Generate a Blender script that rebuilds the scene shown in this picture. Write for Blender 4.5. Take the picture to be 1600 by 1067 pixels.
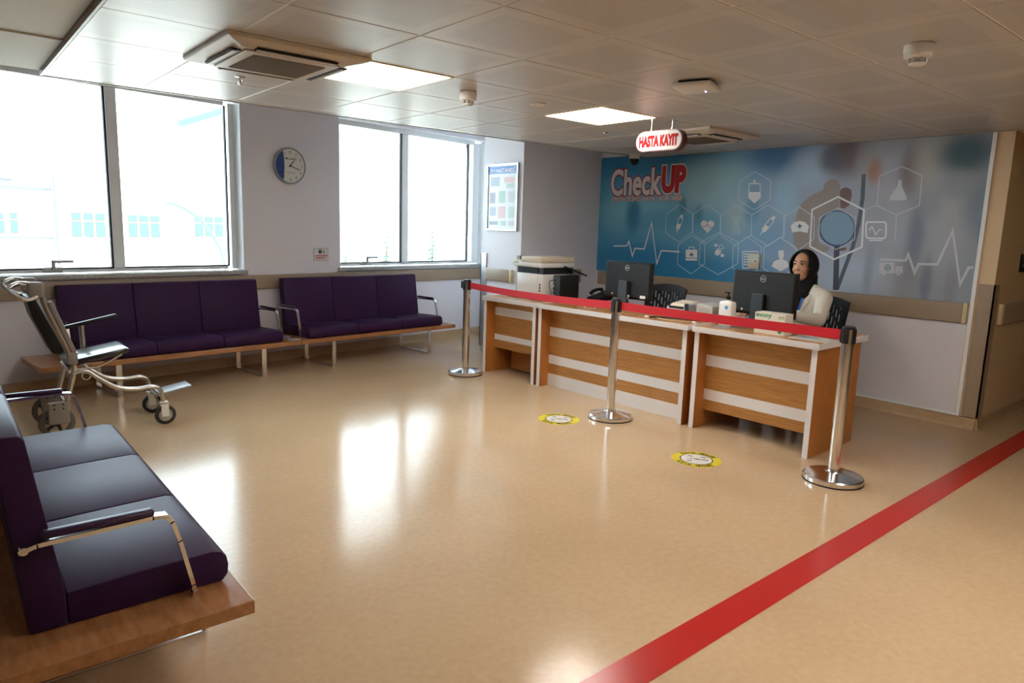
import bpy, bmesh, math, random
from mathutils import Vector, Matrix
random.seed(4)
for o in list(bpy.data.objects):
    bpy.data.objects.remove(o)
SC = bpy.context.scene
COL = SC.collection
PI = math.pi

# ------------------------------------------------------------------ camera
FPX, YAW, PITCH, ROLL, EYE = 1085.496, 0.873803, -0.160624, 0.031160, 1.45
fw = Vector((math.cos(YAW) * math.cos(PITCH), math.sin(YAW) * math.cos(PITCH), math.sin(PITCH)))
r0 = Vector((math.sin(YAW), -math.cos(YAW), 0)); u0 = r0.cross(fw)
rt = r0 * math.cos(ROLL) + u0 * math.sin(ROLL); up = u0 * math.cos(ROLL) - r0 * math.sin(ROLL)
cam = bpy.data.cameras.new('camera'); cam.sensor_width = 36; cam.lens = FPX * 36 / 1600
cam.clip_start = .05; cam.clip_end = 400
co = bpy.data.objects.new('camera', cam); COL.objects.link(co)
m = Matrix((rt, up, -fw)).transposed().to_4x4(); m.translation = (0, 0, EYE); co.matrix_world = m
SC.camera = co

# ------------------------------------------------------------------ sky, sun, exposure
w = bpy.data.worlds.new('sky'); SC.world = w; w.use_nodes = True
bg = w.node_tree.nodes['Background']; bg.inputs[0].default_value = (.80, .92, 1, 1); bg.inputs[1].default_value = 2.75
sl = bpy.data.lights.new('sun', 'SUN'); sl.energy = 4; sl.angle = .02; sl.color = (1, .96, .9)
so = bpy.data.objects.new('sun', sl); COL.objects.link(so); so.rotation_euler = (math.radians(42), 0, math.radians(-20))
SC.view_settings.view_transform = 'Standard'; SC.view_settings.look = 'None'
SC.view_settings.exposure = 2.0; SC.view_settings.gamma = 1; SC.view_settings.use_curve_mapping = False


# ------------------------------------------------------------------ helpers
def lin(c):
    return tuple(((v / 255) / 12.92 if v <= 10 else ((v / 255 + .055) / 1.055) ** 2.4) for v in c)


def ray(x, y):
    return rt * ((x - 800) / FPX) - up * ((y - 533.5) / FPX) + fw


def hit(x, y, p0, n):          # the point of a real plane that the photograph shows at x, y
    d = ray(x, y); n = Vector(n); e = Vector((0, 0, EYE))
    return e + d * (n.dot(Vector(p0) - e) / n.dot(d))


MATS = {}


def mat(name, rgb, rough=.5, metal=0., spec=.5, bump=None, vary=None, coat=0., alpha=None):
    if name in MATS: return MATS[name]
    M = bpy.data.materials.new(name); M.use_nodes = True; nt = M.node_tree; b = nt.nodes['Principled BSDF']
    c = (*lin(rgb), 1)
    b.inputs['Base Color'].default_value = c; b.inputs['Roughness'].default_value = rough
    b.inputs['Metallic'].default_value = metal; b.inputs['Specular IOR Level'].default_value = spec
    if coat: b.inputs['Coat Weight'].default_value = coat; b.inputs['Coat Roughness'].default_value = .08
    if bump or vary:
        tc = nt.nodes.new('ShaderNodeTexCoord')
    if vary:
        sc, amt = vary[0], vary[1]
        mp = nt.nodes.new('ShaderNodeMapping'); nt.links.new(tc.outputs['Object'], mp.inputs[0])
        mp.inputs['Scale'].default_value = vary[2] if len(vary) > 2 else (1, 1, 1)
        nz = nt.nodes.new('ShaderNodeTexNoise'); nz.inputs['Scale'].default_value = sc; nz.inputs['Detail'].default_value = 5
        nt.links.new(mp.outputs[0], nz.inputs['Vector'])
        rp = nt.nodes.new('ShaderNodeValToRGB'); e = rp.color_ramp.elements
        e[0].position = .3; e[1].position = .7
        e[0].color = (*[max(0, v * (1 - amt)) for v in c[:3]], 1); e[1].color = (*[min(1, v * (1 + amt)) for v in c[:3]], 1)
        nt.links.new(nz.outputs['Fac'], rp.inputs[0]); nt.links.new(rp.outputs[0], b.inputs['Base Color'])
    if bump:
        nz = nt.nodes.new('ShaderNodeTexNoise'); nz.inputs['Scale'].default_value = bump[0]; nz.inputs['Detail'].default_value = 3
        nt.links.new(tc.outputs['Object'], nz.inputs['Vector'])
        bp = nt.nodes.new('ShaderNodeBump'); bp.inputs['Strength'].default_value = bump[1]
        bp.inputs['Distance'].default_value = bump[2] if len(bump) > 2 else .01
        nt.links.new(nz.outputs['Fac'], bp.inputs['Height']); nt.links.new(bp.outputs[0], b.inputs['Normal'])
    MATS[name] = M
    return M


def emit(name, rgb, s):
    M = bpy.data.materials.new(name); M.use_nodes = True; nt = M.node_tree; b = nt.nodes['Principled BSDF']
    b.inputs['Base Color'].default_value = (.8, .8, .8, 1); b.inputs['Emission Color'].default_value = (*lin(rgb), 1)
    b.inputs['Emission Strength'].default_value = s
    return M


class MB:
    def __init__(s): s.bm = bmesh.new()

    def _add(s, vs, fs, M=None):
        vv = [s.bm.verts.new((M @ Vector(v)) if M else v) for v in vs]
        for f in fs:
            try: s.bm.faces.new([vv[i] for i in f])
            except ValueError: pass
        return s

    def box(s, x0, x1, y0, y1, z0, z1, M=None):
        v = [(x, y, z) for z in (z0, z1) for y in (y0, y1) for x in (x0, x1)]
        return s._add(v, [(0, 2, 3, 1), (4, 5, 7, 6), (0, 1, 5, 4), (2, 6, 7, 3), (0, 4, 6, 2), (1, 3, 7, 5)], M)

    def rbox(s, x0, x1, y0, y1, z0, z1, r, seg=3, M=None):
        t = bmesh.new(); bmesh.ops.create_cube(t, size=1)
        for v in t.verts:
            v.co = Vector(((x0 + x1) / 2 + v.co.x * (x1 - x0), (y0 + y1) / 2 + v.co.y * (y1 - y0), (z0 + z1) / 2 + v.co.z * (z1 - z0)))
        bmesh.ops.bevel(t, geom=t.edges[:], offset=r, segments=seg, affect='EDGES', profile=.5)
        return s._merge(t, M)

    def _merge(s, t, M=None):
        t.verts.index_update(); vs = [v.co.copy() for v in t.verts]; fs = [[v.index for v in f.verts] for f in t.faces]; t.free()
        return s._add(vs, fs, M)

    def tube(s, pts, r, n=10, closed=False, M=None, flat=None):
        pts = [Vector(p) for p in pts]; N = len(pts); rs = r if isinstance(r, (list, tuple)) else [r] * N
        T = []
        for i in range(N):
            a = pts[(i - 1) % N] if (i or closed) else pts[0]; b = pts[(i + 1) % N] if (i < N - 1 or closed) else pts[-1]
            T.append((b - a).normalized())
        ref = Vector((0, 0, 1)) if abs(T[0].z) < .9 else Vector((0, 1, 0))
        x = T[0].cross(ref).normalized(); vs = []; fs = []
        for i in range(N):
            x = (x - T[i] * x.dot(T[i])).normalized(); y = T[i].cross(x)
            for k in range(n):
                a = 2 * PI * k / n
                vs.append(pts[i] + x * (math.cos(a) * rs[i]) + y * (math.sin(a) * rs[i] * (flat or 1)))
        for i in range(N if closed else N - 1):
            j = (i + 1) % N
            for k in range(n):
                l = (k + 1) % n; fs.append((i * n + k, i * n + l, j * n + l, j * n + k))
        if not closed: fs += [tuple(reversed(range(n))), tuple(range((N - 1) * n, N * n))]
        return s._add(vs, fs, M)

    def cyl(s, p0, p1, r0, r1=None, n=20, M=None):
        return s.tube([p0, p1], [r0, r0 if r1 is None else r1], n, M=M)

    def lathe(s, prof, n=28, M=None):
        vs = []; fs = []; K = len(prof)
        for r, z in prof:
            for k in range(n):
                a = 2 * PI * k / n; vs.append((r * math.cos(a), r * math.sin(a), z))
        for i in range(K - 1):
            for k in range(n):
                l = (k + 1) % n; fs.append((i * n + k, i * n + l, (i + 1) * n + l, (i + 1) * n + k))
        ring = tuple(prof[0]) == tuple(prof[-1])
        if prof[0][0] > 1e-6 and not ring: fs.append(tuple(reversed(range(n))))
        if prof[-1][0] > 1e-6 and not ring: fs.append(tuple(range((K - 1) * n, K * n)))
        return s._add(vs, fs, M)

    def prism(s, poly, h0, h1, M=None):
        n = len(poly); vs = [(x, y, h0) for x, y in poly] + [(x, y, h1) for x, y in poly]
        fs = [tuple(reversed(range(n))), tuple(range(n, 2 * n))] + [(i, (i + 1) % n, n + (i + 1) % n, n + i) for i in range(n)]
        return s._add(vs, fs, M)

    def ball(s, c, r, n=12, M=None):
        r = r if isinstance(r, (tuple, list)) else (r, r, r)
        t = bmesh.new(); bmesh.ops.create_uvsphere(t, u_segments=n * 2, v_segments=n, radius=1)
        for v in t.verts: v.co = Vector((c[0] + v.co.x * r[0], c[1] + v.co.y * r[1], c[2] + v.co.z * r[2]))
        return s._merge(t, M)

    def cap(s, p0, p1, r0, r1, n=12):
        s.tube([p0, p1], [r0, r1], n); s.ball(p0, r0, n // 2); s.ball(p1, r1, n // 2); return s

    def ribbon(s, pts, wd, closed=False, lift=0.):
        # flat printed line in a wall's own x-z plane (y = -lift), mitred
        P = [Vector((p[0], 0, p[1])) for p in pts]; N = len(P); L = []; R = []
        for i in range(N):
            a = P[(i - 1) % N] if (i or closed) else None; b = P[(i + 1) % N] if (i < N - 1 or closed) else None
            d1 = (P[i] - a).normalized() if a is not None else None; d2 = (b - P[i]).normalized() if b is not None else None
            d1 = d1 or d2; d2 = d2 or d1
            t = (d1 + d2); t = t.normalized() if t.length > 1e-6 else d1
            nn = Vector((-t.z, 0, t.x)); k = 1 / max(.35, abs(nn.dot(Vector((-d1.z, 0, d1.x)))))
            L.append(P[i] + nn * (wd / 2 * k)); R.append(P[i] - nn * (wd / 2 * k))
        vs = [(v.x, -lift, v.z) for v in L + R]
        fs = [(i, N + i, N + (i + 1) % N, (i + 1) % N) for i in range(N if closed else N - 1)]
        return s._add(vs, fs)

    def poly(s, pts, lift=0.):
        return s._add([(p[0], -lift, p[1]) for p in pts], [tuple(range(len(pts)))])

    def build(s, name, mt, parent=None, smooth=None, bevel=0., seg=2, loc=None):
        bm = s.bm
        bmesh.ops.recalc_face_normals(bm, faces=bm.faces[:])
        if bevel:
            es = [e for e in bm.edges if len(e.link_faces) == 2 and e.calc_face_angle(0) > .6]
            bmesh.ops.bevel(bm, geom=es, offset=bevel, segments=seg, affect='EDGES', profile=.5)
        me = bpy.data.meshes.new(name); bm.to_mesh(me); bm.free()
        if smooth:
            for p in me.polygons: p.use_smooth = True
            me.set_sharp_from_angle(angle=math.radians(smooth))
        for x in (mt if isinstance(mt, (list, tuple)) else [mt]): me.materials.append(x)
        o = bpy.data.objects.new(name, me); COL.objects.link(o)
        if parent: o.parent = parent
        if loc: o.location = loc
        return o


def tag(o, label=None, cat=None, group=None, kind=None):
    for k, v in (('label', label), ('category', cat), ('group', group), ('kind', kind)):
        if v: o[k] = v
    return o


def thing(name, loc, rz=0., label=None, cat=None, group=None, kind=None):
    o = bpy.data.objects.new(name, None); COL.objects.link(o); o.empty_display_size = .1
    o.location = loc; o.rotation_euler = (0, 0, rz)
    return tag(o, label, cat, group, kind)


def copy_tree(o, parent=None):
    c = o.copy(); COL.objects.link(c); c.parent = parent
    for ch in [x for x in bpy.data.objects if x.parent == o]: copy_tree(ch, c)
    return c


def text_raw(body, bold):
    cu = bpy.data.curves.new('text', 'FONT'); cu.body = body; cu.size = 1; cu.align_x = 'CENTER'; cu.align_y = 'CENTER'
    cu.offset = bold; cu.resolution_u = 4
    t = bpy.data.objects.new('text', cu); COL.objects.link(t)
    bpy.context.view_layer.update()
    me = bpy.data.meshes.new_from_object(t.evaluated_get(bpy.context.evaluated_depsgraph_get()))
    bpy.data.objects.remove(t); bpy.data.curves.remove(cu)
    return me


def text_mesh(body, h, width=None, bold=0.):       # size set by the plain letters, so outlines stay in register
    me = text_raw(body, 0.)
    xs = [v.co.x for v in me.vertices]; ys = [v.co.y for v in me.vertices]
    sy = h / (max(ys) - min(ys)); sx = width / (max(xs) - min(xs)) if width else sy
    cx = (max(xs) + min(xs)) / 2; cy = (max(ys) + min(ys)) / 2
    if bold: bpy.data.meshes.remove(me); me = text_raw(body, bold)
    for v in me.vertices: v.co = Vector(((v.co.x - cx) * sx, (v.co.y - cy) * sy, 0))
    return me


def text(name, body, h, mt, parent, M, width=None, bold=0.):
    me = text_mesh(body, h, width, bold); me.transform(M); me.name = name
    me.materials.append(mt)
    o = bpy.data.objects.new(name, me); COL.objects.link(o); o.parent = parent
    return o


def UP(x, y, z):      # text upright in a local frame, facing -y
    return Matrix.Translation((x, y, z)) @ Matrix.Rotation(PI / 2, 4, 'X')


# ------------------------------------------------------------------ materials
def wood(name, c0, c1, scale, stretch, rough=.35):
    M = bpy.data.materials.new(name); M.use_nodes = True; nt = M.node_tree; b = nt.nodes['Principled BSDF']
    tc = nt.nodes.new('ShaderNodeTexCoord'); mp = nt.nodes.new('ShaderNodeMapping'); mp.inputs['Scale'].default_value = stretch
    nz = nt.nodes.new('ShaderNodeTexNoise'); nz.inputs['Scale'].default_value = scale; nz.inputs['Detail'].default_value = 8; nz.inputs['Roughness'].default_value = .65
    rp = nt.nodes.new('ShaderNodeValToRGB'); e = rp.color_ramp.elements; e[0].position = .32; e[1].position = .66
    e[0].color = (*lin(c0), 1); e[1].color = (*lin(c1), 1)
    nt.links.new(tc.outputs['Object'], mp.inputs[0]); nt.links.new(mp.outputs[0], nz.inputs['Vector'])
    nt.links.new(nz.outputs['Fac'], rp.inputs[0]); nt.links.new(rp.outputs[0], b.inputs['Base Color'])
    b.inputs['Roughness'].default_value = rough
    return M


OAK = wood('oak_laminate', (160, 104, 52), (204, 148, 84), 4, (1.3, 3, 60))
OAKV = wood('oak_laminate_side', (168, 102, 44), (192, 124, 60), 5, (14, 14, 1.6))
OAKT = wood('oak_laminate_top', (160, 104, 54), (200, 142, 80), 5, (2.4, 22, 4), .22)
BEECH = wood('beech_plank', (156, 104, 66), (184, 130, 86), 3, (2.2, 10, 10), .22)
WHITE_LAM = mat('white_laminate', (236, 232, 230), .35)
WALL = mat('wall_paint', (230, 228, 235), .6, bump=(60, .05))
WALL_WARM = mat('corridor_paint', (222, 194, 156), .6, bump=(60, .05))
TAUPE = mat('bumper_rail_vinyl', (166, 148, 126), .45, bump=(120, .1))
CREAM = mat('rail_end_cap', (214, 200, 160), .5)
ALU = mat('white_aluminium', (244, 248, 250), .35)
ALUG = mat('grey_aluminium', (176, 180, 184), .32, .6)
GASKET = mat('black_gasket', (30, 40, 46), .6)
CHROME = mat('chrome', (232, 232, 234), .16, 1)
STEEL = mat('brushed_steel', (206, 204, 200), .2, 1)
VINYL = mat('purple_leatherette', (54, 28, 66), .5, spec=.17, bump=(160, .06))
VINYL_PAD = mat('purple_arm_pad', (52, 26, 64), .4)
BLACK = mat('black_plastic', (16, 16, 18), .45)
BLACKM = mat('black_matt', (16, 16, 18), .6)
DGREY = mat('dark_grey_plastic', (52, 58, 64), .35)
WPLAS = mat('white_plastic', (236, 234, 230), .35)
BEIGE = mat('beige_plastic', (222, 208, 184), .42)
LGREY = mat('light_grey_plastic', (190, 188, 180), .42)
RED = mat('red_print', (196, 26, 34), .5)
GRANITE = mat('granite_sill', (176, 178, 176), .25, vary=(150, .55))


def floor_mat():
    M = bpy.data.materials.new('vinyl_floor'); M.use_nodes = True; nt = M.node_tree; b = nt.nodes['Principled BSDF']
    tc = nt.nodes.new('ShaderNodeTexCoord')
    nz = nt.nodes.new('ShaderNodeTexNoise'); nz.inputs['Scale'].default_value = 1.1; nz.inputs['Detail'].default_value = 6
    fine = nt.nodes.new('ShaderNodeTexNoise'); fine.inputs['Scale'].default_value = 34; fine.inputs['Detail'].default_value = 3
    mx = nt.nodes.new('ShaderNodeMix'); mx.data_type = 'FLOAT'; mx.inputs[0].default_value = .4
    rp = nt.nodes.new('ShaderNodeValToRGB'); e = rp.color_ramp.elements; e[0].position = .3; e[1].position = .72
    e[0].color = (*lin((186, 158, 123)), 1); e[1].color = (*lin((205, 177, 142)), 1)
    nt.links.new(tc.outputs['Object'], nz.inputs['Vector']); nt.links.new(tc.outputs['Object'], fine.inputs['Vector'])
    nt.links.new(nz.outputs['Fac'], mx.inputs[2]); nt.links.new(fine.outputs['Fac'], mx.inputs[3])
    nt.links.new(mx.outputs[0], rp.inputs[0]); nt.links.new(rp.outputs[0], b.inputs['Base Color'])
    b.inputs['Roughness'].default_value = .15; b.inputs['Specular IOR Level'].default_value = .22
    bp = nt.nodes.new('ShaderNodeBump'); bp.inputs['Strength'].default_value = .08; bp.inputs['Distance'].default_value = .003
    b2 = nt.nodes.new('ShaderNodeTexNoise'); b2.inputs['Scale'].default_value = 9; b2.inputs['Detail'].default_value = 2
    nt.links.new(tc.outputs['Object'], b2.inputs['Vector'])
    nt.links.new(b2.outputs['Fac'], bp.inputs['Height']); nt.links.new(bp.outputs[0], b.inputs['Normal'])
    return M


def tile_mat():
    M = bpy.data.materials.new('metal_ceiling_tile'); M.use_nodes = True; nt = M.node_tree; b = nt.nodes['Principled BSDF']
    N, L = nt.nodes.new, nt.links.new
    tc = N('ShaderNodeTexCoord'); sp = N('ShaderNodeSeparateXYZ'); L(tc.outputs['Object'], sp.inputs[0])

    def mth(op, a, c=None):
        n = N('ShaderNodeMath'); n.operation = op
        for i, v in enumerate((a, c)):
            if v is None: continue
            if isinstance(v, (int, float)): n.inputs[i].default_value = v
            else: L(v, n.inputs[i])
        return n.outputs[0]
    ix = mth('LESS_THAN', mth('ABSOLUTE', sp.outputs[0]), .225); iy = mth('LESS_THAN', mth('ABSOLUTE', sp.outputs[1]), .215)
    ins = mth('MULTIPLY', ix, iy)
    dot = mth('GREATER_THAN', mth('MULTIPLY', mth('SINE', mth('MULTIPLY', sp.outputs[0], 440)), mth('SINE', mth('MULTIPLY', sp.outputs[1], 440))), .3)
    fac = mth('MULTIPLY', ins, dot)
    mx = N('ShaderNodeMix'); mx.data_type = 'RGBA'; L(fac, mx.inputs[0])
    mx.inputs[6].default_value = (*lin((206, 202, 198)), 1); mx.inputs[7].default_value = (*lin((168, 165, 161)), 1)
    L(mx.outputs[2], b.inputs['Base Color'])
    b.inputs['Roughness'].default_value = .33; b.inputs['Specular IOR Level'].default_value = .32
    return M


def glass_mat():
    M = bpy.data.materials.new('window_glass'); M.use_nodes = True; nt = M.node_tree; N, L = nt.nodes.new, nt.links.new
    nt.nodes.remove(nt.nodes['Principled BSDF'])
    t = N('ShaderNodeBsdfTransparent'); t.inputs[0].default_value = (.94, .98, .98, 1)
    g = N('ShaderNodeBsdfGlossy'); g.inputs['Roughness'].default_value = .01
    f = N('ShaderNodeFresnel'); f.inputs[0].default_value = 1.4
    mx = N('ShaderNodeMixShader'); L(f.outputs[0], mx.inputs[0]); L(t.outputs[0], mx.inputs[1]); L(g.outputs[0], mx.inputs[2])
    L(mx.outputs[0], nt.nodes['Material Output'].inputs[0])
    return M


GLASS = glass_mat(); FLOOR = floor_mat(); TILE = tile_mat()

# ------------------------------------------------------------------ the setting
CZ = 2.2765                                   # suspended ceiling
WA, WD = 0.164206, 6.6106                     # the window wall stands askew to the ceiling grid
WU = Vector((math.cos(WA), math.sin(WA), 0)); WN = Vector((-math.sin(WA), math.cos(WA), 0))


def wall_y(x): return (WD + math.sin(WA) * x) / math.cos(WA)


X0, X1, Y0 = -4.0, 13.0, -5.0
foot = [(X0, Y0), (X1, Y0), (X1, wall_y(X1)), (X0, wall_y(X0))]
floor = tag(MB().prism(foot, -.25, 0).build('floor', FLOOR), kind='structure')
slab = tag(MB().prism([(x - .3 if x < 0 else x + .3, y - .3 if y < 0 else y + .45) for x, y in foot], 2.86, 3.2).build('ceiling_slab', WALL), kind='structure')
tag(MB().box(X0 - .2, X0, Y0, wall_y(X0) + .4, 0, 2.86).build('wall_back', WALL), kind='structure')
tag(MB().box(X0, X1, Y0 - .2, Y0, 0, 2.86).build('wall_near', WALL_WARM), kind='structure')
tag(MB().box(X1, X1 + .2, Y0, wall_y(X1) + .4, 0, 2.86).build('wall_far', WALL_WARM), kind='structure')
MX, PY, PYB, PX, CY = 6.21, 5.862, 6.56, 4.995, 1.72
tag(MB().box(MX, MX + .15, CY + .15, PY, 0, 2.86).build('wall_mural', WALL), kind='structure')
tag(MB().box(PX, MX + .15, PY, PYB, 0, 2.86).build('wall_pier', WALL), kind='structure')
tag(MB().box(MX, X1, CY, CY + .15, 0, 2.86).build('wall_corridor', WALL_WARM), kind='structure')

# red guide stripe laid into the floor
sM = MB(); sM._add([(1.0, 1.405, .0012), (1.0, 1.265, .0012), (X1, 1.432, .0012), (X1, 1.572, .0012)], [(0, 1, 2, 3)])
sM.build('guide_stripe', mat('red_vinyl_stripe', (188, 40, 34), .22), floor)

# window wall with two openings
wall_root = thing('wall_window', WN * WD, WA, kind='structure')
HEAD, SILL = 2.575, .965
OP = [(1.22, 3.544), (4.68, 7.06)]
b = MB(); xs = [-4.3] + [v for o in OP for v in o] + [15.2]
for i in range(0, 6, 2): b.box(xs[i], xs[i + 1], 0, .3, 0, 2.86)
for x0, x1 in OP: b.box(x0, x1, 0, .3, 0, SILL - .045); b.box(x0, x1, 0, .3, HEAD + .03, 2.86)
b.build('wall_face', WALL, wall_root)
for k, (x0, x1) in enumerate(OP):
    r = thing('window_%d' % (k + 1), WN * WD, WA, kind='structure')
    ms = (2.365, 2.47) if k == 0 else (5.665, 5.775); fy0, fy1 = .13, .19
    MB().box(x0 - .03 if k else x0, x1 + .02, -.035, fy0 + .01, SILL - .045, SILL - .005).build('window_sill', GRANITE, r, bevel=.006)
    MB().box(x0, x0 + .1, fy0, fy1, SILL, HEAD).build('frame_side', ALU, r, bevel=.006)
    MB().box(x1 - (.06 if k == 0 else .13), x1, fy0, fy1, SILL, HEAD).build('frame_side', ALU, r, bevel=.006)
    MB().box(x0 + .1, x1 - .1, fy0, fy1, SILL, SILL + .03).build('frame_bottom', ALU, r, bevel=.004)
    MB().box(x0 + .1, x1 - .1, fy0, fy1, HEAD - .03, HEAD + .03).build('frame_top', ALU, r, bevel=.004)
    MB().box(ms[0] + .014, ms[1], fy0 - .02, fy1, SILL + .03, HEAD - .03).build('mullion', ALU, r, bevel=.006)
    for a0, a1 in ((x0 + .1, ms[0] + .0), (ms[1] + .0, x1 - (.1 if k == 0 else .22))):
        MB().box(a0, a1, .155, .161, SILL + .03, HEAD - .03).build('pane', GLASS, r)
        g = MB(); g.box(a1 - .0, a1 + .014, .128, .165, SILL + .03, HEAD - .03); g.box(a0, a1, .128, .165, SILL + .03, SILL + .042)
        g.build('gasket', GASKET, r)
    hs = 1.9 if k == 0 else 5.13
    h = MB(); h.rbox(hs - .07, hs + .07, .1, .13, SILL + .008, SILL + .05, .005); h.cyl((hs, .09, SILL + .03), (hs, .09, SILL + .1), .015)
    h.build('handle_base', ALUG, r, smooth=40)
    MB().rbox(hs - .016, hs + .15, .076, .102, SILL + .085, SILL + .11, .007).build('handle_lever', ALUG, r, smooth=40)
    # reveal lining
    l = MB(); l.box(x0, x0 + .008, 0, fy0, SILL, HEAD); l.box(x1 - .008, x1, 0, fy0, SILL, HEAD); l.box(x0, x1, 0, fy0, HEAD + .022, HEAD + .03)
    l.build('reveal_lining', ALU, r)

# bumper rails, coved skirting and corner guards
tn = [0]


def trim(mb, mt, **k):
    tn[0] += 1
    return tag(mb.build('trim_%d' % tn[0], mt, **k), kind='structure')


def wframe(o): o.location = WN * WD; o.rotation_euler = (0, 0, WA); return o


wframe(trim(MB().rbox(-4.2, 7.9, -.03, 0, .763, .909, .012), TAUPE, smooth=40))
wframe(tag(MB().prism([(0, 0), (-.03, 0), (-.024, .012), (-.012, .09), (0, .093)], -4.2, 12, M=Matrix(((0, 0, 1, 0), (1, 0, 0, 0), (0, 1, 0, 0), (0, 0, 0, 1)))).build('baseboard_window', FLOOR), kind='structure'))
trim(MB().rbox(MX - .03, MX, 1.9, 5.6 + .22, .826, .985, .012), TAUPE, smooth=40)
trim(MB().rbox(MX - .032, MX, 1.872, 1.902, .824, .987, .006), CREAM, smooth=40)
trim(MB().rbox(PX + .06, 5.93, PY - .03, PY, .845, 1.005, .012), TAUPE, smooth=40)
trim(MB().rbox(PX - .03, PX, 6.02, 6.46, .855, .998, .012), TAUPE, smooth=40)
trim(MB().rbox(PX - .032, PX, 5.985, 6.022, .853, 1.0, .006), CREAM, smooth=40)
trim(MB().rbox(MX + .22, X1, CY - .03, CY, .826, .985, .012), TAUPE, smooth=40)
trim(MB().rbox(MX + .165, MX + .222, CY - .032, CY, .824, .987, .006), CREAM, smooth=40)
c = MB(); c.box(MX - .012, MX, CY - .012, CY + .1, .1, 1.142); c.box(MX - .012, MX + .09, CY - .012, CY, .1, 1.142); trim(c, TAUPE)
c = MB(); c.box(PX - .012, PX, PYB - .09, PYB + .012, .06, 1.16); c.box(PX - .012, PX + .06, PYB, PYB + .012, .06, 1.16); trim(c, ALUG)
c = MB(); c.box(PX - .012, PX, PY - .012, PY + .05, 0, 1.163); c.box(PX - .012, PX + .05, PY - .012, PY, 0, 1.163); trim(c, TAUPE)
tag(MB().prism([(0, 0), (-.03, 0), (-.02, .02), (-.008, .085), (0, .09)], CY, PY, M=Matrix(((1, 0, 0, MX), (0, 0, 1, 0), (0, 1, 0, 0), (0, 0, 0, 1)))).build('baseboard_mural', FLOOR), kind='structure')
tag(MB().prism([(0, 0), (-.03, 0), (-.02, .02), (-.008, .085), (0, .09)], MX, X1, M=Matrix(((0, 0, 1, 0), (1, 0, 0, CY), (0, 1, 0, 0), (0, 0, 0, 1)))).build('baseboard_corridor', FLOOR), kind='structure')
f = MB(); f.box(MX - .014, MX, 1.835, 1.862, .09, CZ); f.box(MX - .014, MX, 1.862, 5.86, .09, .108); trim(f, ALU)

# suspended ceiling: metal tiles on a grid
GX, GY, TX, TY = 2.328, 2.172, .598, .590
EX, EY, EX0 = 6.16, 5.21, .60
ceil = tag(MB().box(EX0, X1, Y0, EY, CZ + .003, CZ + .05).build('ceiling', mat('ceiling_grid_edge_glint', (250, 244, 234), .5)), kind='structure')  # grid coloured pale to imitate tile edges catching light
lights_at = {(-1, 2), (2, 2)}; ac_at = {(-2, 2), (4, 2)}
tm = None
ci = lambda i, j: (GX + TX * (i + .5), GY + TY * (j + .5))
for i in range(-2, 6):
    for j in range(-5, 5):
        if (i, j) in lights_at or (i, j) in ac_at: continue
        if tm is None:
            q = MB(); q.box(-TX / 2 + .0045, TX / 2 - .0045, -TY / 2 + .0045, TY / 2 - .0045, 0, .0125)
            t = q.build('ceiling_tile', TILE, ceil, bevel=.002, seg=1); tm = t.data
        else:
            t = bpy.data.objects.new('ceiling_tile', tm); COL.objects.link(t); t.parent = ceil
        t.location = (*ci(i, j), CZ)
for j in range(-5, 5):          # cut tiles along both sides
    x0 = GX - 3 * TX; a, b_ = EX0 + .004, GX - 2 * TX - .003
    MB().box(a - (x0 + TX / 2), b_ - (x0 + TX / 2), -TY / 2 + .003, TY / 2 - .003, 0, .0125).build('ceiling_tile', TILE, ceil, loc=(x0 + TX / 2, ci(0, j)[1], CZ))
    x0 = GX + 6 * TX
    MB().box(.003, EX - x0 - .004, -TY / 2 + .003, TY / 2 - .003, 0, .0125).build('ceiling_tile', TILE, ceil, loc=(x0, ci(0, j)[1], CZ))
MB().box(EX0, EX, GY + 5 * TY + .003, EY, CZ, CZ + .0125).build('perimeter_strip', mat('ceiling_perimeter', (208, 200, 190), .24), ceil)
e = MB(); e.box(EX0, EX, EY, EY + .02, CZ - .004, CZ + .06); e.box(EX, EX + .02, CY, EY + .02, CZ - .004, CZ + .06)
e.build('edge_trim', mat('ceiling_edge', (150, 146, 140), .4), ceil)
MB().box(EX0 - .012, EX0, Y0, EY, CZ - .002, CZ + .045).build('edge_trim', mat('ceiling_side', (150, 138, 128), .4), ceil)
MB().box(EX + .022, X1, Y0, CY, CZ, CZ + .012).build('corridor_panel', mat('corridor_ceiling', (200, 184, 164), .5), ceil)
MB().box(EX0, EX, Y0, GY - 5 * TY, CZ, CZ + .012).build('plain_panel', mat('ceiling_plain', (208, 200, 190), .3), ceil)
gy = tag(MB().box(X0, EX0 - .014, Y0, EY, CZ + .035, CZ + .08).build('ceiling_plaster', mat('plaster', (222, 220, 208), .7, bump=(30, .08))), kind='structure')
MB().box(X0, EX0 - .014, 4.25, EY, CZ + .027, CZ + .035).build('plaster_shadow_step', MATS['plaster'], gy)  # thin step put in where a soft shadow crosses the plaster


# ------------------------------------------------------------------ ceiling fittings
PANEL = emit('light_panel_diffuser', (255, 249, 242), 5.8)


def light_panel(i, j, label):
    x, y = ci(i, j)
    r = thing('ceiling_light', (x, y, CZ), 0, label, 'ceiling light', 'square light panels in the ceiling')
    q = MB(); a, c, wd = TX / 2 - .003, TY / 2 - .003, .012
    q.box(-a, a, -c, -c + wd, -.004, .03); q.box(-a, a, c - wd, c, -.004, .03); q.box(-a, -a + wd, -c + wd, c - wd, -.004, .03); q.box(a - wd, a, -c + wd, c - wd, -.004, .03)
    q.build('frame', mat('panel_frame', (248, 226, 178), .5), r)
    MB().box(-a + wd, a - wd, -c + wd, c - wd, 0, .003).build('diffuser', PANEL, r)


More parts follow.
